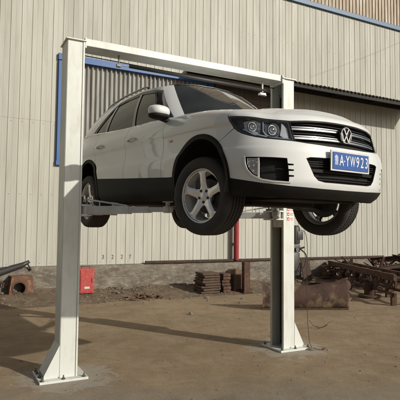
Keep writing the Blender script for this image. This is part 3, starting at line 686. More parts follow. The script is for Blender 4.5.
# ---- interior
inr=MB()
for sx0 in (-1.25,-2.15):
    for yy in (-.37,.37):
        inr.box((sx0,yy,.60),(.50,.48,.14),bev=.04); inr.box((sx0-.27,yy,.93),(.14,.46,.62),Matrix.Rotation(radians(-14),3,'Y'),bev=.05); inr.box((sx0-.37,yy,1.32),(.09,.25,.16),bev=.04)
inr.build('seat','seat',CAR)
MB().box((-.62,0,.93),(.42,1.36,.20),bev=.05).box((-1.9,0,.42),(3.0,1.5,.05)).build('dashboard','seat',CAR)
MB().tube([(-.92+.06*sin(t),.37+.18*cos(t),1.02+.17*sin(t)) for t in np.linspace(0,2*pi,33)[:-1]],.014,8,closed=True).bar((-.78,.37,.96),(-.92,.37,1.02),.06,.06).build('steering_wheel','black',CAR,smooth=True)
MB().box((-.90,0,1.42),(.03,.22,.07),bev=.01).build('rear_view_mirror','black',CAR)
hl=MB(); hl.prism([(-1.15,-.50),(-3.0,-.46),(-3.0,.46),(-1.15,.50)],1.49,1.495,'xy'); hl.build('headliner',mat('headliner',(.35,.34,.31),.9),CAR)
# ------------------------------------------------------------------ the lift
G=.47882; ga=Vector((cos(G),sin(G),0)); gb=Vector((-sin(G),cos(G),0)); g0=Vector((-1.37784,5.25133,0)); SPAN=2.909
LIFT=empty('two_post_lift',g0,G); tag(LIFT,'pale green-white two-post lift with overhead beam standing on bolted base plates under the car','vehicle lift')
cw,cd,CH=.095,.28,3.66
def column(x0,sg):
    """sg=+1: channel opens towards +x. front flange on y=0"""
    t=.008; P=[(-cw,0),(cw-.018,0),(cw-.018,-.010),(cw,-.010),(cw,.030),(cw-.008,.030),(cw-.008,t),(-cw+t+.01,t),(-cw+t,t+.01),(-cw+t,cd-t),(cw-.008,cd-t),(cw-.008,cd-.030),(cw,cd-.030),(cw,cd+.010),(cw-.018,cd+.010),(cw-.018,cd),(-cw,cd)]
    # outer corners slightly rounded
    P=[(-cw+.008,0)]+P[1:-1]+[(-cw+.008,cd),(-cw,cd-.008),(-cw,.008)]
    P=[(x0+sg*a,b) for a,b in P]
    m=MB(); m.prism(P,.025,CH,'xy'); c=m.build('column','lift',LIFT)
    pl=MB().box((x0-sg*.055,cd/2,.0125),(.50,.46,.025),bev=.003); bp=pl.build('base_plate','lift',c)
    for bx,by in ((-.275,-.055),(-.275,.10),(-.275,.25),(-.275,.33),(.155,-.055),(.155,.33),(-.06,-.06)):
        X0=x0+sg*bx
        bolts=MB(); bolts.lathe([(.0001,.066),(.007,.066),(.007,.044)],10,'z',(X0,by,0)); bolts.lathe([(.0001,.044),(.014,.044),(.014,.030)],6,'z',(X0,by,0)); bolts.lathe([(.021,.029),(.021,.025),(.0001,.029)],14,'z',(X0,by,0)); bolts.build('anchor_bolt','grease',c)
    # boxed foot gusset on the outer side
    q=MB(); e=x0-sg*cw; w=.155; h=.36
    def tri(y0,y1): q.prism([(e,.026),(e-sg*w,.026),(e-sg*w,.055),(e,h)],y0,y1,'xz')
    tri(.0,.008); tri(cd-.008,cd)
    q.add([(e-sg*w,.008,.055),(e-sg*w,cd-.008,.055),(e,cd-.008,h),(e,.008,h),(e-sg*(w-.006),.008,.055),(e-sg*(w-.006),cd-.008,.055),(e,cd-.008,h-.02),(e,.008,h-.02)],[(0,1,2,3),(7,6,5,4),(0,4,5,1),(3,2,6,7)])
    q.build('foot_gusset','lift',c)
    # top cap
    MB().box((x0,cd/2,CH+.006),(2*cw+.03,cd+.05,.012)).build('cap_plate','lift',c)
    # greasy slide faces inside the channel
    gi=MB(); gi.box((x0-sg*(cw-.016),cd/2,1.85),(.006,cd-.12,3.5)); gi.build('slide_track','grease',c)
    MB().tube([(x0-sg*.035,.175,.05),(x0-sg*.035,.175,3.45)],.040,16).build('dark_cylinder','motor',c,smooth=True)  # dark cylinder added to darken the recess of the channel
    ch=MB().tube([(x0-sg*.02,.11,.2),(x0-sg*.02,.11,3.5)],.016,8).tube([(x0+sg*.01,.19,.2),(x0+sg*.01,.19,3.5)],.006,6); ch.build('lift_chain','grease',c)
    return c
cl=column(0,1); cr=column(SPAN,-1)
# beam
bm_=MB(); x0,x1=cw+.002,SPAN-cw-.002
bm_.box(((x0+x1)/2,.135,3.665),(x1-x0,.25,.085),bev=.006); b=bm_.build('overhead_beam','lift',LIFT)
for q_ in (x0+.008,x1-.008): MB().box((q_,.135,3.65),(.016,.29,.115)).build('beam_flange','lift',b)
# padded shut-off bar hung below the beam
so=MB().tube([(.66,.13,3.515),(2.62,.13,3.495)],.022,12); s_=so.build('shutoff_bar','motor',LIFT,smooth=True)
MB().bar((.527,.13,3.62),(.527,.13,3.50),.03,.008).bar((.50,.13,3.505),(.68,.13,3.513),.012,.012).box((.527,.13,3.50),(.05,.04,.03)).build('bar_bracket','steel',s_)
MB().bar((2.56,.13,3.62),(2.56,.13,3.47),.03,.010).box((2.56,.13,3.44),(.10,.05,.035),bev=.006).tube([(2.50,.13,3.43),(2.62,.13,3.43)],.014,10).build('limit_switch','galv',s_)
# equalising cables along the beam
MB().tube([(x0,.20,3.575),(1.4,.20,3.555),(x1,.20,3.575)],.006,6).build('cable','cable',LIFT)
def carw(p): return CAR.rotation_quaternion.to_matrix()@Vector(p)+Vector(CAR.location)
def tol(p): # world -> lift frame
    d=Vector(p)-g0; return Vector((d.dot(ga),d.dot(gb),d.z))
zc=1.80
def carriage(x0,sg,pads):
    m=MB(); m.box((x0+sg*.02,cd/2,zc+.06),(.13,.225,.46),bev=.006); m.box((x0+sg*.15,cd/2,zc+.045),(.13,.30,.018)); m.box((x0+sg*.15,cd/2,zc-.062),(.13,.30,.018)); m.box((x0+sg*.09,cd/2,zc),(.012,.26,.12))
    c=m.build('carriage','lift',LIFT)
    for i,p in enumerate(pads):
        q=tol(carw(p)); piv=Vector((x0+sg*.165,cd/2+(-.09 if q.y<.1 else .09),zc-.008)); end=Vector((q.x,q.y,zc-.008))
        d=(end-piv); L=d.length; u=d.normalized(); mid=piv+u*L*.56
        a=MB().bar(piv-u*.03,mid,.085,.085,bev=.005); a.bar(mid+u*-.15,piv+u*L*.80,.066,.066,bev=.004); a.bar(piv+u*L*.76,end+u*.05,.05,.05,bev=.004)
        a.lathe([(.055,-.055),(.055,.055),(.0001,.055)],20,'z',tuple(piv)); a.lathe([(.0001,-.055),(.055,-.055)],20,'z',tuple(piv))
        ar=a.build('swing_arm','galv',LIFT)
        n=u.cross(Vector((0,0,1)))
        gz=MB().tube([piv+Vector((0,0,.12))+n*.02,piv+u*L*.52+Vector((0,0,.045))],.009,8).tube([piv+u*.18+Vector((0,0,.03)),piv+u*.18+Vector((0,0,.10))],.008,8).tube([piv+Vector((0,0,.12))+n*.02,piv+Vector((0,0,.04))+n*.02],.012,8); gz.build('arm_guard','galv',ar)
        top=q.z
        pd=MB().lathe([(.0001,-.035),(.045,-.035),(.045,.03),(.022,.03),(.022,top-end.z-.025),(.055,top-end.z-.025),(.055,top-end.z-.012),(.0001,top-end.z-.012)],20,'z',tuple(end)); po=pd.build('pad_holder','galv',ar,auto=35)
        MB().lathe([(.052,top-end.z-.012),(.052,top-end.z),(.0001,top-end.z)],20,'z',tuple(end)).build('rubber_pad','padrub',po,auto=35)
        lk=MB().lathe([(.0001,.09),(.035,.09),(.040,.06),(.040,.05)],18,'z',tuple(piv)).tube([piv+Vector((0,0,.05)),piv+Vector((0,0,.16))],.012,8); lk.build('arm_lock','steel',ar)
    return c
carriage(0,1,[(-.74,-.735,.243),(-2.08,-.735,.243)])
carriage(SPAN,-1,[(-.74,.735,.243),(-2.08,.735,.243)])
# warning stickers on the right post
st=MB().box((SPAN+.018,-.0022,1.845),(.115,.0016,.27)); S_=st.build('warning_sticker','white',cr)
rk=MB()
for r in range(4):
    z0=1.745+r*.064
    rk.box((SPAN-.012,-.0042,z0),(.038,.0016,.045)); rk.box((SPAN+.045,-.0042,z0+.012),(.050,.0016,.006)); rk.box((SPAN+.042,-.0042,z0-.002),(.044,.0016,.005)); rk.box((SPAN+.045,-.0042,z0-.016),(.050,.0016,.005))
rk.build('sticker_print','redink',S_)
for r in range(4): MB().prism([(SPAN-.026,1.735+r*.064),(SPAN+.002,1.735+r*.064),(SPAN-.012,1.757+r*.064)],-.0062,-.0046,'xz').build('sticker_symbol','white',S_)
# hydraulic power unit on the outer side of the right post
xo=SPAN+cw
pu=MB().box((xo+.012,.14,1.35),(.022,.16,.62)); P_=pu.build('power_unit','motor',LIFT)
MB().lathe([(.0001,1.66),(.05,1.66),(.072,1.64),(.078,1.62),(.078,1.42),(.07,1.40),(.0001,1.40)],24,'z',(xo+.11,.14,0)).box((xo+.15,.10,1.52),(.10,.09,.12),bev=.01).build('motor','motor',P_,auto=35)
MB().box((xo+.10,.14,1.345),(.13,.13,.10),bev=.008).tube([(xo+.14,.06,1.34),(xo+.19,.02,1.36)],.012,8).build('pump','steel',P_)
MB().box((xo+.085,.14,1.13),(.13,.16,.32),bev=.02).build('oil_tank','motor',P_,auto=35)
MB().lathe([(.0001,.006),(.030,.006),(.034,.0)],20,'y',(xo+.10,.052,1.33)).build('gauge','steel',P_)
hp=[(xo+.17,.10,1.60),(xo+.24,.06,1.55),(xo+.265,.05,1.3),(xo+.25,.05,.9),(xo+.235,.02,.5),(xo+.22,-.02,.22),(xo+.20,-.10,.04),(xo+.30,-.22,.012),(xo+.42,-.12,.012)]
def smooth3(pts,n=8):
    P=[Vector(p) for p in pts]; out=[]
    for i in range(len(P)-1):
        p0=P[max(i-1,0)];p1=P[i];p2=P[i+1];p3=P[min(i+2,len(P)-1)]
        for k in range(n):
            t=k/n; out.append(.5*((2*p1)+(-p0+p2)*t+(2*p0-5*p1+4*p2-p3)*t*t+(-p0+3*p1-3*p2+p3)*t**3))
    out.append(P[-1]); return out
MB().tube(smooth3(hp),.004,6).build('power_cable','cable',P_,smooth=True)
MB().tube(smooth3([(xo+.14,.06,1.34),(xo+.20,.0,1.25),(xo+.15,-.02,1.1),(xo+.04,.02,1.0),(xo+.01,.05,.8),(xo+.008,.05,.4)]),.009,8).build('hydraulic_hose','cable',P_,smooth=True)

# ------------------------------------------------------------------ the building
wall_o=Vector((0,13.2,0)); WB=empty('corrugated_building',wall_o,G); tag(WB,'cream corrugated steel shed with blue framed window, awning and stone plinth','building')
# local frame: x along the wall, y away from the camera, z up
def sheet(x0,x1,z0,z1,pitch,phase,prof,y0=0.0,lean=None):
    xs=[]; k=math.floor((x0-phase)/pitch)-1
    pts=[]
    while phase+k*pitch<x1+pitch:
        for dx,dy in prof:
            x=phase+k*pitch+dx
            if x0<=x<=x1: pts.append((x,dy))
        k+=1
    pts=[(x0,pts[0][1])]+pts+[(x1,pts[-1][1])]
    v=[];f=[]
    for x,dy in pts: v+=[(x,y0-dy,z0),(x,y0-dy,z1)]
    for i in range(len(pts)-1): f.append((2*i,2*i+2,2*i+3,2*i+1))
    return v,f
cream=mat('cream_cladding',(.42,.42,.372),.55,var=(.36,.355,.305),scale=1.1,amt=.8,stretch=(2.2,1,.22),var2=(.28,.245,.185),scale2=4.0,amt2=.38,bump=.003,bscale=3,rvar=.2)
M['cream']=cream
N_,L_=nt(cream); b_=N_['Principled BSDF']; src=b_.inputs['Base Color'].links[0].from_socket
tc_=N_.new('ShaderNodeTexCoord'); sx3=N_.new('ShaderNodeSeparateXYZ'); L_.new(tc_.outputs['Object'],sx3.inputs[0])
sn_=N_.new('ShaderNodeMath'); sn_.operation='SNAP'; L_.new(sx3.outputs[0],sn_.inputs[0]); sn_.inputs[1].default_value=.948
wn_=N_.new('ShaderNodeTexWhiteNoise'); wn_.noise_dimensions='1D'; L_.new(sn_.outputs[0],wn_.inputs['W'])
mr_=N_.new('ShaderNodeMapRange'); mr_.inputs[3].default_value=.93; mr_.inputs[4].default_value=1.05; L_.new(wn_.outputs['Value'],mr_.inputs[0])
hs_=N_.new('ShaderNodeHueSaturation'); L_.new(src,hs_.inputs['Color']); L_.new(mr_.outputs[0],hs_.inputs['Value']); L_.new(hs_.outputs[0],b_.inputs['Base Color'])
rib=[(-.018,0),(-.009,.011),(.0,.012),(.007,.011),(.011,0),(.10,0.0),(.104,.003),(.112,.003),(.116,0)]
zsplit=4.15
def multi(name,parts,m,parent):
    V=[];F=[]
    for v,f in parts:
        k=len(V); V+=v; F+=[tuple(i+k for i in q) for q in f]
    return obj(name,V,F,m,parent)
pp=[]
win=(-3.81,.30,3.10,5.66)
ph=-.896
pp.append(sheet(-16,win[0],.70,zsplit,.237,ph,rib)); pp.append(sheet(-16,win[0],zsplit-.06,8.70,.237,ph+.002,rib,-.004))
pp.append(sheet(win[0],win[1],.70,win[2],.237,ph,rib)); pp.append(sheet(win[0],win[1],win[3],8.70,.237,ph,rib,-.004))
pp.append(sheet(win[1],24,.70,8.70,.237,ph,rib))
multi('wall_cladding',pp,'cream',WB)
sc_=MB()
for zz in (.765,2.35,4.02,5.9,7.3,8.5):
    for k_ in range(-60,104):
        x=ph+k_*.237+.06
        if -15.5<x<23.5 and not (win[0]-.1<x<win[1]+.1 and win[2]<zz<win[3]+.2):
            r_=.008; c_=Vector((x,-.001,zz+random.uniform(-.006,.006))); sc_.add([c_+Vector((r_*cos(a),0,r_*sin(a))) for a in (0,pi/3,2*pi/3,pi,4*pi/3,5*pi/3)]+[c_+Vector((0,-.009,0))],[(i,(i+1)%6,6) for i in range(6)])
sc_.build('cladding_screws','steel',WB)
# upper wall above the blue flashing
M['upper']=mat('upper_sheets',(.42,.36,.27),.6,var=(.20,.13,.075),scale=2.2,amt=.95,stretch=(3,1,.25),var2=(.55,.54,.48),scale2=3.5,amt2=.9)
rib2=[(-.03,0),(-.015,.025),(.015,.025),(.03,0)]
v,f=sheet(-16,24,8.70,13.5,.15,0,rib2,.03); obj('upper_cladding',v,f,'upper',WB)
MB().box((4,-.03,8.70),(40,.09,.15),bev=.01).build('flashing','flash',WB)
M['shade_brown']=mat('shade_panel_brown',(.065,.048,.036),.7,var=(.035,.028,.022),scale=2,amt=.9,stretch=(3,1,.4),var2=(.12,.07,.045),scale2=5,amt2=.5,bump=.003,bscale=12)  # slatted brown panel added to deepen the shade under the awning
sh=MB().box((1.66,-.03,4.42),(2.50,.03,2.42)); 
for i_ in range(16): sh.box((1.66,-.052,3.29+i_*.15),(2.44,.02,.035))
sh.box((.44,-.055,4.42),(.08,.06,2.46)).box((2.88,-.055,4.42),(.08,.06,2.46)); sh.build('shade_panel','shade_brown',WB)
# end and rear walls so the shed has depth
M['plain']=mat('shed_side',(.42,.40,.34),.6,var=(.34,.31,.25),scale=1,amt=.6)
MB().box((-16,5,6.7),(.1,10,13.4)).box((24,5,6.7),(.1,10,13.4)).box((4,10,6.7),(40,.1,13.4)).box((4,5.05,13.5),(40.4,10.3,.1)).build('shed_walls','plain',WB)
# window of dull corrugated sheet in a blue frame
bw=.14
fr=MB(); fr.box(((win[0]+win[1])/2,-.035,win[3]+.01),(win[1]-win[0]+.10,.09,bw+.02),bev=.006); fr.box(((win[0]+win[1])/2,-.035,win[2]+.02),(win[1]-win[0]+.10,.09,bw*.8),bev=.006)
fr.box((win[0]+.03,-.036,(win[2]+win[3])/2-.02),(bw,.088,win[3]-win[2]-.13),bev=.006); fr.box((win[1]-.03,-.036,(win[2]+win[3])/2-.02),(bw,.088,win[3]-win[2]-.13),bev=.006)
FR=fr.build('window','blue',WB)
M['grey_sheet']=mat('dull_sheet',(.34,.34,.32),.5,var=(.17,.165,.15),scale=2.0,amt=.9,stretch=(4,1,.3),var2=(.42,.41,.38),scale2=5,amt2=.6)
wv=[(.118*i/8-.0,.036*(.5-.5*cos(2*pi*i/8))*2) for i in range(8)]
v,f=sheet(win[0]+.05,win[1]-.05,win[2],win[3],.118,0,wv,.075); obj('sheet_infill',v,f,'grey_sheet',FR,smooth=True)
# plinth
pl=MB(); nx_=220; vs=[];fs=[]
prof=[(.06,.715),(-.075,.70),(-.10,.66),(-.11,.45),(-.12,.25),(-.16,-.05)]
for i in range(nx_+1):
    x=-16+40*i/nx_
    for j,(y,z) in enumerate(prof):
        d=0 if j==0 else (noise.noise(Vector((x*2.3,z*3,1)))*.035+noise.noise(Vector((x*9,z*9,5)))*.014)
        vs.append((x,y+d,z+(noise.noise(Vector((x*1.7,3,2)))*.02 if 0<j<3 else 0)))
n=len(prof)
for i in range(nx_):
    for j in range(n-1): fs.append((i*n+j,i*n+j+1,(i+1)*n+j+1,(i+1)*n+j))
M['plinth']=mat('rubble_plinth',(.185,.165,.13),.9,var=(.09,.07,.055),scale=3.2,amt=.85,stretch=(1,1,2.2),var2=(.29,.265,.22),scale2=7,amt2=.6,bump=.03,bscale=11)
obj('plinth',vs,fs,'plinth',WB,smooth=True)
# dark steel angle along the plinth's top
MB().box((2.6,-.125,.745),(8.4,.06,.06),bev=.005).build('ledger_rail','rustdark',WB)
# stencilled numerals
for ch,s_,z_ in (('3',-2.658,.885),('2',-2.418,.883),('2',-2.18,.882),('7',-1.965,.88)):
    text_obj('painted_numeral',ch,.145,'darkink',WB,Matrix.Translation((s_,-.0065,z_))@Matrix.Rotation(pi/2,4,'X'),.0008,.8)
# awning of corrugated sheet over the right half
av=[];af=[]; na=int(8.65/.01995); ax0=-.45; 
def aw(x,t): # t 0 at the wall, 1 at the free edge
    w=.018*sin(2*pi*x/.15); return (x,-.0-1.05*t-.03*noise.noise(Vector((x*.7,t,0)))*t, 5.97-.225*t+w+.02*noise.noise(Vector((x*.9,t*2,4)))*t)
for i in range(na+1):
    x=ax0+i*.0266*.75
    for t in (0,.33,.66,1): av.append(aw(x,t))
    for t in (1,0): q=aw(x,t); av.append((q[0],q[1],q[2]-.006))
for i in range(na):
    for j in range(6):
        jj=(j+1)%6; af.append((i*6+j,i*6+jj,(i+1)*6+jj,(i+1)*6+j))
M['awn']=mat('awning_sheet',(.11,.095,.08),.6,var=(.06,.05,.04),scale=3,amt=.8)
AW=obj('awning',av,af,'awn',WB,smooth=True)
ar=MB(); 
for x in (-.42,1.2,2.9,4.6,6.3,8.1): ar.bar((x,-.02,5.90),(x,-1.0,5.69),.04,.07)
ar.bar((-.45,-.97,5.675),(8.15,-.97,5.675),.05,.11); ar.bar((-.45,-.05,5.87),(8.15,-.05,5.87),.06,.12); ar.build('awning_frame','tarp',AW)  # frame coloured black so its sunlit edge reads as shaded underside
MB().tube([(3.9,-.10,6.42),(5.2,-.10,6.98),(6.6,-.10,7.62),(8.4,-.10,8.5)],.0025,6).build('wire','grease',WB)
# red downpipe
rpx=1.06
MB().tube([(rpx,-.16,.75),(rpx,-.16,3.0)],.075,16).box((rpx,-.10,1.2),(.15,.10,.03)).box((rpx,-.10,2.6),(.15,.10,.03)).build('downpipe','redpipe',WB,smooth=False)
def wl(x,y,z=0.0): # wall frame -> world
    return wall_o+ga*x+gb*y+Vector((0,0,z))
# ------------------------------------------------------------------ ground
M['ground']=m=bpy.data.materials.new('yard_ground'); m.use_nodes=True; N,L=nt(m); b=N['Principled BSDF']; b.inputs['Roughness'].default_value=.95; b.inputs['Specular IOR Level'].default_value=.2
tc=N.new('ShaderNodeTexCoord')
def nz(sc,det=8,ro=.6,vec=None,dist=0):
    t=N.new('ShaderNodeTexNoise'); t.inputs['Scale'].default_value=sc; t.inputs['Detail'].default_value=det; t.inputs['Roughness'].default_value=ro; t.inputs['Distortion'].default_value=dist; L.new(vec or tc.outputs['Object'],t.inputs['Vector']); return t.outputs['Fac']
def mrange(fac,lo,hi,a=0,b_=1):
    r=N.new('ShaderNodeMapRange'); r.inputs[1].default_value=lo; r.inputs[2].default_value=hi; r.inputs[3].default_value=a; r.inputs[4].default_value=b_; L.new(fac,r.inputs[0]); return r.outputs[0]
def mixc(fac,a,bb,mode='MIX'):
    x=N.new('ShaderNodeMix'); x.data_type='RGBA'; x.blend_type=mode
    if isinstance(fac,(int,float)): x.inputs[0].default_value=fac
    else: L.new(fac,x.inputs[0])
    for k,q in ((6,a),(7,bb)):
        if isinstance(q,tuple): x.inputs[k].default_value=(*q,1)
        else: L.new(q,x.inputs[k])
    return x.outputs[2]
c=mixc(mrange(nz(.55,6),.35,.65),(.30,.222,.140),(.215,.155,.095))
c=mixc(mrange(nz(2.6,8,.65,dist=.6),.42,.72,0,.7),c,(.36,.285,.195))
c=mixc(mrange(nz(9,6),.5,.75,0,.55),c,(.17,.14,.095))
c=mixc(mrange(nz(70,4,.7),.52,.7,0,.5),c,(.30,.26,.20))
# worn concrete pad under the lift, by distance in the lift's frame
mp=N.new('ShaderNodeMapping'); L.new(tc.outputs['Object'],mp.inputs['Vector']); mp.vector_type='TEXTURE'; mp.inputs['Location'].default_value=(-.7,4.0,0); mp.inputs['Rotation'].default_value=(0,0,G); mp.inputs['Scale'].default_value=(1,1,1)
sp=N.new('ShaderNodeSeparateXYZ'); L.new(mp.outputs[0],sp.inputs[0])
def math_(op,a,bb=None):
    x=N.new('ShaderNodeMath'); x.operation=op
    for k,q in ((0,a),(1,bb)):
        if q is None: continue
        if isinstance(q,(int,float)): x.inputs[k].default_value=q
        else: L.new(q,x.inputs[k])
    return x.outputs[0]
wob=math_('MULTIPLY',math_('SUBTRACT',nz(1.3,7,.65),.5),2.2)
padf=math_('MULTIPLY',mrange(math_('ADD',math_('ADD',sp.outputs['Y'],math_('MULTIPLY',sp.outputs['X'],.45)),wob),1.5,.7),.85)
cc=mixc(mrange(nz(3.5,8),.35,.7),(.27,.232,.18),(.205,.168,.122))
cc=mixc(mrange(nz(22,6),.5,.72,0,.6),cc,(.29,.275,.24))
c=mixc(padf,c,cc)
vo=N.new('ShaderNodeTexVoronoi'); vo.feature='DISTANCE_TO_EDGE'; vo.inputs['Scale'].default_value=.42
mw=N.new('ShaderNodeVectorMath'); mw.operation='ADD'; nn=N.new('ShaderNodeTexNoise'); nn.inputs['Scale'].default_value=2.2; nn.inputs['Detail'].default_value=6; L.new(tc.outputs['Object'],nn.inputs['Vector']); L.new(tc.outputs['Object'],mw.inputs[0]); L.new(nn.outputs['Color'],mw.inputs[1]); L.new(mw.outputs[0],vo.inputs['Vector'])
crk=mrange(vo.outputs['Distance'],.0,.010,1,0); crkm=math_('MULTIPLY',crk,mrange(nz(.8,3),.52,.66))
c=mixc(math_('MULTIPLY',crkm,.6),c,(.07,.055,.04))
c=mixc(mrange(nz(.9,5,.55,dist=1.2),.60,.72,0,.45),c,(.12,.10,.07))
for bx_,by_ in ((-1.44,5.38),(1.21,6.72)):
    vd=N.new('ShaderNodeVectorMath'); vd.operation='DISTANCE'; L.new(tc.outputs['Object'],vd.inputs[0]); vd.inputs[1].default_value=(bx_,by_,0)
    ff=mrange(math_('ADD',vd.outputs['Value'],math_('MULTIPLY',math_('SUBTRACT',nz(5.0,10,.75,dist=.8),.5),1.5)),.56,.42,0,.6); c=mixc(ff,c,(.36,.34,.30))
L.new(c,b.inputs['Base Color'])
h=math_('ADD',math_('MULTIPLY',nz(2.2,6),.05),math_('ADD',math_('MULTIPLY',nz(30,10,.78),.020),math_('MULTIPLY',crkm,-.01)))
bp=N.new('ShaderNodeBump'); bp.inputs['Distance'].default_value=1.0; bp.inputs['Strength'].default_value=.5; L.new(h,bp.inputs['Height']); L.new(bp.outputs[0],b.inputs['Normal'])
obj('ground',[(-300,-300,0),(300,-300,0),(300,300,0),(-300,300,0)],[(0,1,2,3)],'ground')['kind']='structure'
# earth bank against the plinth
vs=[];fs=[];nx_=260;ny_=12
for i in range(nx_+1):
    x=-14+34*i/nx_
    for j in range(ny_+1):
        t=j/ny_; y=-.05-1.75*t; q=wl(x,y); hh=.24*(1-t)**1.6*(.75+.6*noise.noise(Vector((x*.6,1,0))))+noise.noise(Vector((x*3.1,y*3.1,2)))*.045*(1-t)+noise.noise(Vector((x*11,y*11,7)))*.02*(1-t)
        q.z=hh-.012*t-.004; vs.append(q)
for i in range(nx_):
    for j in range(ny_): fs.append((i*(ny_+1)+j,i*(ny_+1)+j+1,(i+1)*(ny_+1)+j+1,(i+1)*(ny_+1)+j))
obj('earth_bank',vs,fs,'bank',smooth=True)['kind']='structure'
# scattered stones and clods: nobody could count them
def rock(mb,c,r,seed):
    bm=bmesh.new(); bmesh.ops.create_icosphere(bm,subdivisions=1,radius=r)
    sx_,sy_,sz_=random.uniform(.7,1.4),random.uniform(.7,1.3),random.uniform(.35,.8)
    for v in bm.verts: v.co=Vector((v.co.x*sx_,v.co.y*sy_,v.co.z*sz_))*(1+.35*noise.noise(v.co/r*1.3+Vector((seed,0,0))))
    mb.add([v.co+Vector(c) for v in bm.verts],[tuple(v.index for v in f.verts) for f in bm.faces]); bm.free()
st=MB()
for i in range(1500):
    x=random.uniform(-7,13); y=-.1-abs(random.gauss(0,.75)); q=wl(x,y); r=random.uniform(.008,.04)*(1.3 if random.random()<.12 else .8)
    rock(st,(q.x,q.y,.22*max(0,1+y/1.4)**1.5*.9+r*.3),r,i)
for i in range(520):
    px=random.uniform(-5,6.5); py=random.uniform(3.2,12); r=random.uniform(.004,.014); rock(st,(px,py,r*.25),r,i)
tag(st.build('gravel','stone',None),kind='stuff')
# ------------------------------------------------------------------ things in the yard
def at(name,loc,rz,label,cat,group=None):
    return tag(empty(name,loc,rz),label,cat,group)
# red steel cabinet
o=at('steel_box',(-2.70,11.42,.12),G,'faded red steel box standing against the stone plinth just right of the left post','box')
o.location=(-2.62,11.30,.10)
MB().box((0,0,.29),(.34,.30,.56),bev=.008).build('cabinet','red',o)
d=MB().box((0,-.156,.29),(.30,.012,.50),bev=.003).build('door','red',o); MB().box((.11,-.168,.30),(.02,.015,.09),bev=.003).build('handle','steel',d); MB().box((0,-.164,.14),(.12,.002,.05)).build('name_plate','galv',d)
MB().tube([(-.10,0,.57),(-.10,0,.61),(.10,0,.61),(.10,0,.57)],.010,8).build('carry_handle','rust',o)
# rusty housing with a round opening
o=at('rusty_housing',(-4.02,10.95,0),G+.1,'rust-orange steel housing with a round black hole, on the ground at the far left','machine part')
M['orust']=mat('orange_rust',(.15,.07,.04),.85,var=(.09,.045,.03),scale=5,amt=.8,var2=(.33,.22,.15),scale2=12,amt2=.6,bump=.005,bscale=30)
ring=MB(); hole=[(-.04+.125*cos(2*pi*i/32),.26+.125*sin(2*pi*i/32)) for i in range(32)]
def FL(a,b_): a=np.asarray(a,float); return np.stack([a,-.22+0*a,np.asarray(b_,float)],-1),np.tile(np.array([0,-1.,0]),(len(a),1))
v,f,n=panel_data(FL,[(-.27,.02),(.27,.02),(.25,.50),(-.20,.52)],[hole],.06,0,.05); obj('front_plate',v,flipcheck(v,f,n),'orust',o,normals=n)
MB().prism([(-.27,.02),(.27,.02),(.25,.50),(-.20,.52)],.20,.22,'xz').prism([(-.27,.0),(-.25,.0),(-.18,.52),(-.20,.52)],-.17,.20,'xz').prism([(.25,.0),(.27,.0),(.25,.50),(.23,.50)],-.17,.20,'xz').box((.02,0,.515),(.46,.40,.02)).build('casing','orust',o)
MB().lathe([(.125,-.235),(.155,-.235),(.155,-.17),(.125,-.17)],32,'y',(-.04,0,.26),closed=True).build('collar','rust',o,auto=40)
MB().lathe([(.12,-.2),(.12,.1),(.0001,.1)],24,'y',(-.04,0,.26)).build('bore','tarp',o)
# old engine block / heap left of it with long black bar
o=at('dark_pole_stand',(-4.42,10.75,-.03),G,'black steel drawbar with pale bands sloping up over the rusty housing at the far left','drawbar')
MB().tube([(-.9,.05,.30),(-.1,.05,.58),(.52,.02,.78),(.66,.0,.86)],[.11,.10,.06,.035],12).tube([(.60,0,.84),(.66,0,.74),(.70,0,.66)],.018,8).tube([(-.9,.25,.40),(.30,.10,.72)],.05,8).build('bar','motor',o,smooth=True)
MB().tube([(.16,.04,.695),(.24,.04,.72)],.052,12).tube([(-.42,.05,.49),(-.34,.05,.525)],.052,12).build('band','galv',o)
MB().box((-.45,.1,.36),(.40,.3,.22),Matrix.Rotation(radians(-18),3,'Y'),bev=.02).box((-.12,.12,.52),(.18,.2,.16),bev=.02).tube([(.0,-.05,.44),(.12,-.09,.40),(.10,-.1,.30)],.03,8).build('linkage','rustdark',o)
MB().bar((-.75,.15,0),(-.55,.05,.45),.05,.05).bar((-.2,.25,0),(-.1,.08,.60),.05,.05).box((-.6,.1,.10),(.5,.35,.20),bev=.01).build('foot','rustdark',o)
# rag
def lump(name,c,dx,dy,dz,m,label,cat,seed,n=14,rz=0):
    vs=[];fs=[];K=22
    for j in range(n+1):
        for i in range(K):
            a=2*pi*i/K; r=j/n; w=1+.35*noise.noise(Vector((cos(a)*1.5,sin(a)*1.5,seed)))
            z=dz*(1-r**2)*(.7+.9*abs(noise.noise(Vector((cos(a)*r*3,sin(a)*r*3,seed+3)))))
            vs.append((dx*r*w*cos(a),dy*r*w*sin(a),max(z,0)+.004))
    for j in range(n):
        for i in range(K): fs.append((j*K+i,(j+1)*K+i,(j+1)*K+(i+1)%K,j*K+(i+1)%K))
    o=obj(name,vs,fs,m,None,smooth=True); o.location=c; o.rotation_euler=(0,0,rz); return tag(o,label,cat)
lump('crumpled_rag',(-3.45,11.30,.03),.20,.10,.09,'rag','crumpled dark brown rag lying on the dirt left of the left post','rag',1)
lump('black_sheet',(-.60,12.15,.03),.48,.30,.035,'tarp','flat black sheet lying on the dirt between the scrap pile and the board stack','sheet',5,rz=G)
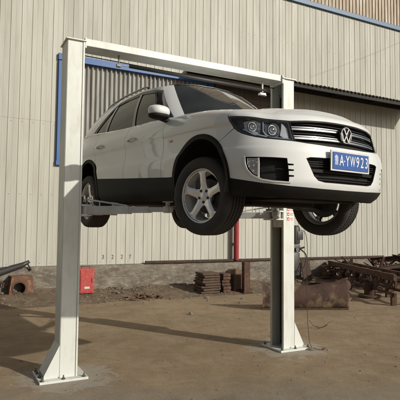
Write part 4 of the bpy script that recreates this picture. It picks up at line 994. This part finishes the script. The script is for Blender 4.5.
# scrap pile
o=at('scrap_pile',(-1.20,11.25,0),G,'low heap of rusty bent steel bars and plates on the dirt below the painted numerals','scrap heap')
o2=MB()
for i in range(80):
    a=random.uniform(0,pi); r=random.gauss(0,.16); x=random.gauss(0,.27); y=random.gauss(0,.15); L_=random.uniform(.08,.30); z=.02+random.random()*.10*max(.1,1-abs(x)/.5)
    o2.bar((x-L_/2*cos(a),y-L_/2*sin(a)*.5,z),(x+L_/2*cos(a),y+L_/2*sin(a)*.5,z+random.uniform(-.03,.05)),random.uniform(.012,.06),random.uniform(.006,.02))
o2.box((0,0,.008),(.5,.26,.012)); o2.build('steel_scrap','rustlight',o)
M['platerust']=mat('plate_rust',(.085,.052,.034),.85,var=(.045,.028,.02),scale=5,amt=.9,var2=(.17,.11,.07),scale2=9,amt2=.7,bump=.006,bscale=24)
# stacks of boards/plates (each stack is one bundle of pieces; pieces separate)
def stack(cx,cy,n,w,d,t,label_fn,grp,rz,m,catn,name):
    z=.03
    for i in range(n):
        b_=MB().box((0,0,t/2),(w*random.uniform(.86,1.06),d*random.uniform(.88,1.04),t*random.uniform(.8,1.0)),bev=.004)
        o=b_.build(name,m,None); o.location=(cx+random.uniform(-.015,.015),cy+random.uniform(-.015,.015),z); o.rotation_euler=(random.uniform(-.006,.006),random.uniform(-.008,.008),rz+random.uniform(-.12,.12)); z+=t+.007
        tag(o,label_fn(i,n),catn,grp)
ordn=['lowest','second','third','fourth','fifth','sixth','seventh','topmost']
stack(.20,12.18,8,.50,.46,.056,lambda i,n:'rusty steel plate, %s from the ground in the wide stack behind the dirt'%ordn[i],'plates in the left stack',G+.05,'platerust','steel plate','steel_plate')
stack(.60,12.36,6,.22,.38,.072,lambda i,n:'narrow rusty block, %s from the ground in the short pile beside the crate'%(['lowest','second','third','fourth','fifth','topmost'][i]),'blocks in the short pile',G-.04,'rust','steel block','steel_block')
# crate with boards and arched casting
o=at('brick_crate',(1.02,12.66,.03),G,'rust-brown crate of short boards between the stacked plates and the rusty post','crate')
for i in range(7): MB().box((0,0,.08+i*.052),(.44,.36,.044),bev=.003).build('board','wood',o)
MB().box((-.245,0,.21),(.03,.38,.42)).box((0,.20,.21),(.50,.03,.42)).box((0,0,.03),(.54,.42,.05)).build('frame','rustdark',o)
o=MB(); prof=[(.24*cos(a),.13*sin(a)) for a in np.linspace(0,pi,17)]; o.prism(prof,-.12,.12,'xz'); o=o.build('arched_casting','wood',None); o.location=(.93,12.70,.45); o.rotation_euler=(0,0,G); tag(o,'brown half-round casting lying on top of the crate beside the rusty post','casting')
# rusty steel post
o=at('steel_post',(1.17,12.30,0),G,'upright rust-red steel channel post standing in front of the plinth below the red downpipe','post')
MB().box((0,-.055,.39),(.17,.012,.78)).box((-.082,0,.39),(.012,.11,.78)).box((.082,0,.39),(.012,.11,.78)).build('channel','rust',o)
MB().box((0,0,.02),(.26,.22,.04)).build('foot_plate','rustdark',o)
# big rusty trough
o=at('steel_trough',(2.13,9.95,0),.06,'large dark rusty curved steel blade with a torn right end, lying behind the right post','steel shell')
vs=[];fs=[];A_=22;B_=30
for t_ in (0,.012):
    for i in range(B_+1):
        x=-.88+1.76*i/B_
        for j in range(A_+1):
            a=radians(-58+150*j/A_); r=.235-t_+.012*noise.noise(Vector((x*3,a*2,1)))
            tear=.07*noise.noise(Vector((a*2.2,4,1)))+.05*noise.noise(Vector((a*7,2,1))) if i==B_ else 0
            hgt=.235
            y=-r*cos(a)*.75; z=(hgt+r*sin(a)*1.0)*(1.16-.16*sin(pi*(i/B_)**.8)+.10*(i/B_)**3+.05*noise.noise(Vector((x*4,5,1)))*(j/A_))
            if i>B_-8: z+=.05*((i-B_+8)/8)**2*(1 if a>.5 else 0); 
            vs.append((x+tear,y,max(z,.006+t_)))
K_=(B_+1)*(A_+1)
for s__ in (0,1):
    for i in range(B_):
        for j in range(A_):
            q=(s__*K_+i*(A_+1)+j,s__*K_+i*(A_+1)+j+1,s__*K_+(i+1)*(A_+1)+j+1,s__*K_+(i+1)*(A_+1)+j); fs.append(q)
for i in range(B_): fs+= [(i*(A_+1),(i+1)*(A_+1),K_+(i+1)*(A_+1),K_+i*(A_+1)),(i*(A_+1)+A_,(i+1)*(A_+1)+A_,K_+(i+1)*(A_+1)+A_,K_+i*(A_+1)+A_)]
for j in range(A_): fs+=[(j,j+1,K_+j+1,K_+j),(B_*(A_+1)+j,B_*(A_+1)+j+1,K_+B_*(A_+1)+j+1,K_+B_*(A_+1)+j)]
obj('curved_shell',vs,fs,'trough',o,smooth=True)
MB().box((0,-.07,.02),(1.75,.06,.04)).build('base_rail','rustdark',o)
for (a,b_) in (((.78,-.02,.42),(.94,-.10,.30)),((.76,.02,.46),(.90,.05,.56)),((.80,-.05,.36),(.93,-.12,.18)),((.70,.05,.47),(.86,.12,.42))): MB().tube([a,b_],.008,6).build('bent_rod','rustdark',o)
# brown plates leaning on the plinth right of the motor
for i,(x,w_,lab) in enumerate(((3.36,.32,'dark brown square steel plate leaning on the plinth, just right of the lift motor'),(4.25,.60,'pale rusty board pile leaning low on the plinth behind the truss frame'))):
    o=at('leaning_plate',tuple(wl(x,-.42)),G,lab,'steel plate')
    if i==0: MB().box((0,.06,.42),(w_,.03,.62),Matrix.Rotation(radians(-12),3,'X'),bev=.004).build('plate','rustdark',o)
    else:
        for k_ in range(5): MB().box((random.uniform(-.03,.03),.0,.10+k_*.10),(w_,.12,.07),bev=.006).build('board','wood',o)
# rusty truss frame: long girder running to the right on legs
o=at('steel_truss',(4.30,12.75,0),-1.53,'long rusty steel truss girder on short legs, running along the right of the yard','girder')
g_=MB(); Lg=4.6
for y in (-.22,.22):
    g_.bar((-Lg/2,y,.60),(Lg/2,y,.60),.07,.13); g_.bar((-Lg/2,y,.24),(Lg/2,y,.24),.05,.06)
g_.build('chord','rust',o)
for y in (-.22,.22):
    w_=MB(); w_.bar((-Lg/2,y,.245),(Lg/2,y,.245),.03,.03)
    for k_ in range(9):
        x=-Lg/2+.05+k_*Lg/9; w_.bar((x,y,.26),(x+Lg/9-.1,y,.55),.05,.03) if k_%3!=1 else None; w_.bar((x+Lg/9-.1,y,.26),(x,y,.55),.03,.05) if k_%3==0 else None; w_.bar((x,y,.25),(x,y,.55),.05,.05)
    w_.build('lattice','rustdark',o)
for k_ in range(7): x=-Lg/2+.03+k_*(Lg-.06)/6; MB().bar((x,-.22,.60),(x,.22,.60),.05,.05).build('cross_piece','rustdark',o)
for x in (-Lg/2+.06,-.5,.9,Lg/2-.1):
    for y in (-.22,.22): MB().box((x,y,.12),(.10,.10,.24)).build('leg','rust',o)
# flange disc with stub
o=at('flange_stand',(4.08,11.75,0),.2,'rust-dark round steel flange with a thick stub standing on the dirt before the girder','flange')
MB().lathe([(.0001,.0),(.27,.0),(.27,.05),(.25,.07),(.0001,.07)],36,'z').build('disc','rust',o,auto=40)
MB().lathe([(.13,.07),(.13,.40),(.15,.40),(.15,.44),(.0001,.44)],24,'z').build('stub','rustdark',o,auto=40)
# scrap beams at the far right
beams=[((5.6,14.2,.78),(6.6,13.4,.60),.16,.12,'upper'),((5.2,14.9,.62),(7.2,14.1,.86),.12,.14,'rear'),((5.0,14.6,.30),(7.0,13.3,.22),.18,.16,'lower')]
labs=['thick rusty beam lying aslant on top of the scrap at the far right','rusty beam tilted up to the right at the back of the scrap heap','heavy dark beam at the bottom of the scrap heap at the far right']
for (a,b_,w_,h_,_),lab in zip(beams,labs):
    m_=MB(); a=Vector(a);b_=Vector(b_); c_=(a+b_)/2; m_.bar(a-c_,b_-c_,w_,.02); m_.bar(a-c_+Vector((0,0,h_)),b_-c_+Vector((0,0,h_)),w_,.02); m_.bar(a-c_+Vector((0,0,h_/2)),b_-c_+Vector((0,0,h_/2)),.02,h_-.02)
    o=m_.build('scrap_bar','rustdark',None); o.location=c_; tag(o,lab,'scrap bar','beams in the right scrap heap')
o=at('scrap_heap',(5.6,13.8,0),-.4,'tangle of rusty angle iron under the beams at the far right','scrap heap')
m_=MB()
for i in range(120):
    a=Vector((random.uniform(-1.5,1.3),random.uniform(-.9,.8),random.uniform(.02,.58))); b_=a+Vector((random.uniform(-.7,.7),random.uniform(-.3,.3),random.uniform(-.1,.40))); b_.z=max(b_.z,.03); m_.bar(a,b_,random.uniform(.03,.08),random.uniform(.02,.06))
m_.build('angle_iron','rust',o)
for i,(x_,y_,z_,l_,a_,b_,m_,lab) in enumerate((
  (5.35,12.9,.16,1.6,.5,.10,'rust','rusty channel lying low in front of the scrap heap at the right edge'),
  (4.95,13.6,.50,1.9,-.9,.06,'rustdark','dark rusty bar propped across the middle of the right scrap heap'),
  (5.9,13.4,.72,2.2,.25,.12,'rustdark','long dark rusty beam lying level on top of the right scrap heap'),
  (5.2,14.4,.66,1.2,1.1,-.1,'rust','short reddish beam poking back through the right scrap heap'),
  (3.55,13.6,.10,1.1,.15,.0,'rust','short rusty bar flat on the dirt between the motor and the girder'))):
    mm=MB(); mm.box((0,0,-.045),(l_,.10,.012)).box((0,0,.045),(l_,.10,.012)).box((0,0,0),(l_,.012,.09)); ob=mm.build('scrap_bar',m_,None); ob.location=(x_,y_,z_); ob.rotation_euler=(0,-b_,a_); tag(ob,lab,'scrap bar','beams in the right scrap heap')
lump('dirt_mound',tuple(wl(8.1,-.5,.2)),.35,.3,.75,'bank','grey-brown mound of earth against the wall at the right edge','mound',9)
# twig
o=MB().tube([(0,0,.006),(.05,-.10,.05),(.06,-.22,.10)],.005,5).tube([(.03,-.06,.03),(.14,-.02,.10),(.22,.02,.12)],.004,5).tube([(0,0,.006),(-.10,.06,.03),(-.14,.16,.10)],.004,5).build('dry_twig','twig',None); o.location=(1.98,8.05,.0); tag(o,'small forked dry twig on the dirt to the right of the right post','twig')
lump('broken_brick',(-.15,9.2,.0),.05,.035,.05,'stone','small broken brick lying alone on the open dirt left of the right post','brick',12)
lump('cement_crumb',(1.50,6.62,0),.07,.05,.03,'stone','crumb of mortar beside the base plate of the right post','mortar',15)
# ------------------------------------------------------------------ light, sky, camera
W=bpy.data.worlds.new('World'); scene.world=W; W.use_nodes=True; N=W.node_tree.nodes; L=W.node_tree.links
sky=N.new('ShaderNodeTexSky'); sky.sky_type='NISHITA'; sky.sun_disc=False
EL=math.atan(.455); SD=Vector((cos(radians(31)),-sin(radians(31)))).normalized()
sky.sun_elevation=EL; sky.sun_rotation=math.atan2(SD.x,SD.y); sky.air_density=1.0; sky.dust_density=4.0; sky.ozone_density=.6
hs=N.new('ShaderNodeHueSaturation'); hs.inputs['Saturation'].default_value=.45; L.new(sky.outputs[0],hs.inputs['Color']); L.new(hs.outputs[0],N['Background'].inputs[0]); N['Background'].inputs[1].default_value=.065
sd=bpy.data.lights.new('sun','SUN'); sd.energy=3.6; sd.angle=radians(.6); sd.color=(1,.945,.83); so=bpy.data.objects.new('sun',sd); COL.objects.link(so)
d=-Vector((SD.x*cos(EL),SD.y*cos(EL),sin(EL))); so.rotation_euler=d.to_track_quat('-Z','Y').to_euler()
cam=bpy.data.cameras.new('camera'); co=bpy.data.objects.new('camera',cam); COL.objects.link(co); scene.camera=co
cam.sensor_fit='HORIZONTAL'; cam.sensor_width=36; cam.lens=36*487/400; cam.clip_start=.05; cam.clip_end=1500
pt,rl=.05904,-.00968
Vu=Vector((0,-sin(pt),cos(pt))); Fw=Vector((0,cos(pt),sin(pt))); Rt=Vector((cos(rl),0,0))-Vu*sin(rl); Up=Vector((sin(rl),0,0))+Vu*cos(rl)
co.matrix_world=Matrix(((Rt.x,Up.x,-Fw.x,0),(Rt.y,Up.y,-Fw.y,0),(Rt.z,Up.z,-Fw.z,1.6),(0,0,0,1)))
vsx=scene.view_settings; vsx.view_transform='Standard'; vsx.look='None'; vsx.exposure=0; vsx.gamma=1
try: vsx.use_curve_mapping=False
except Exception: pass
scene.cycles.max_bounces=8; scene.cycles.transparent_max_bounces=12
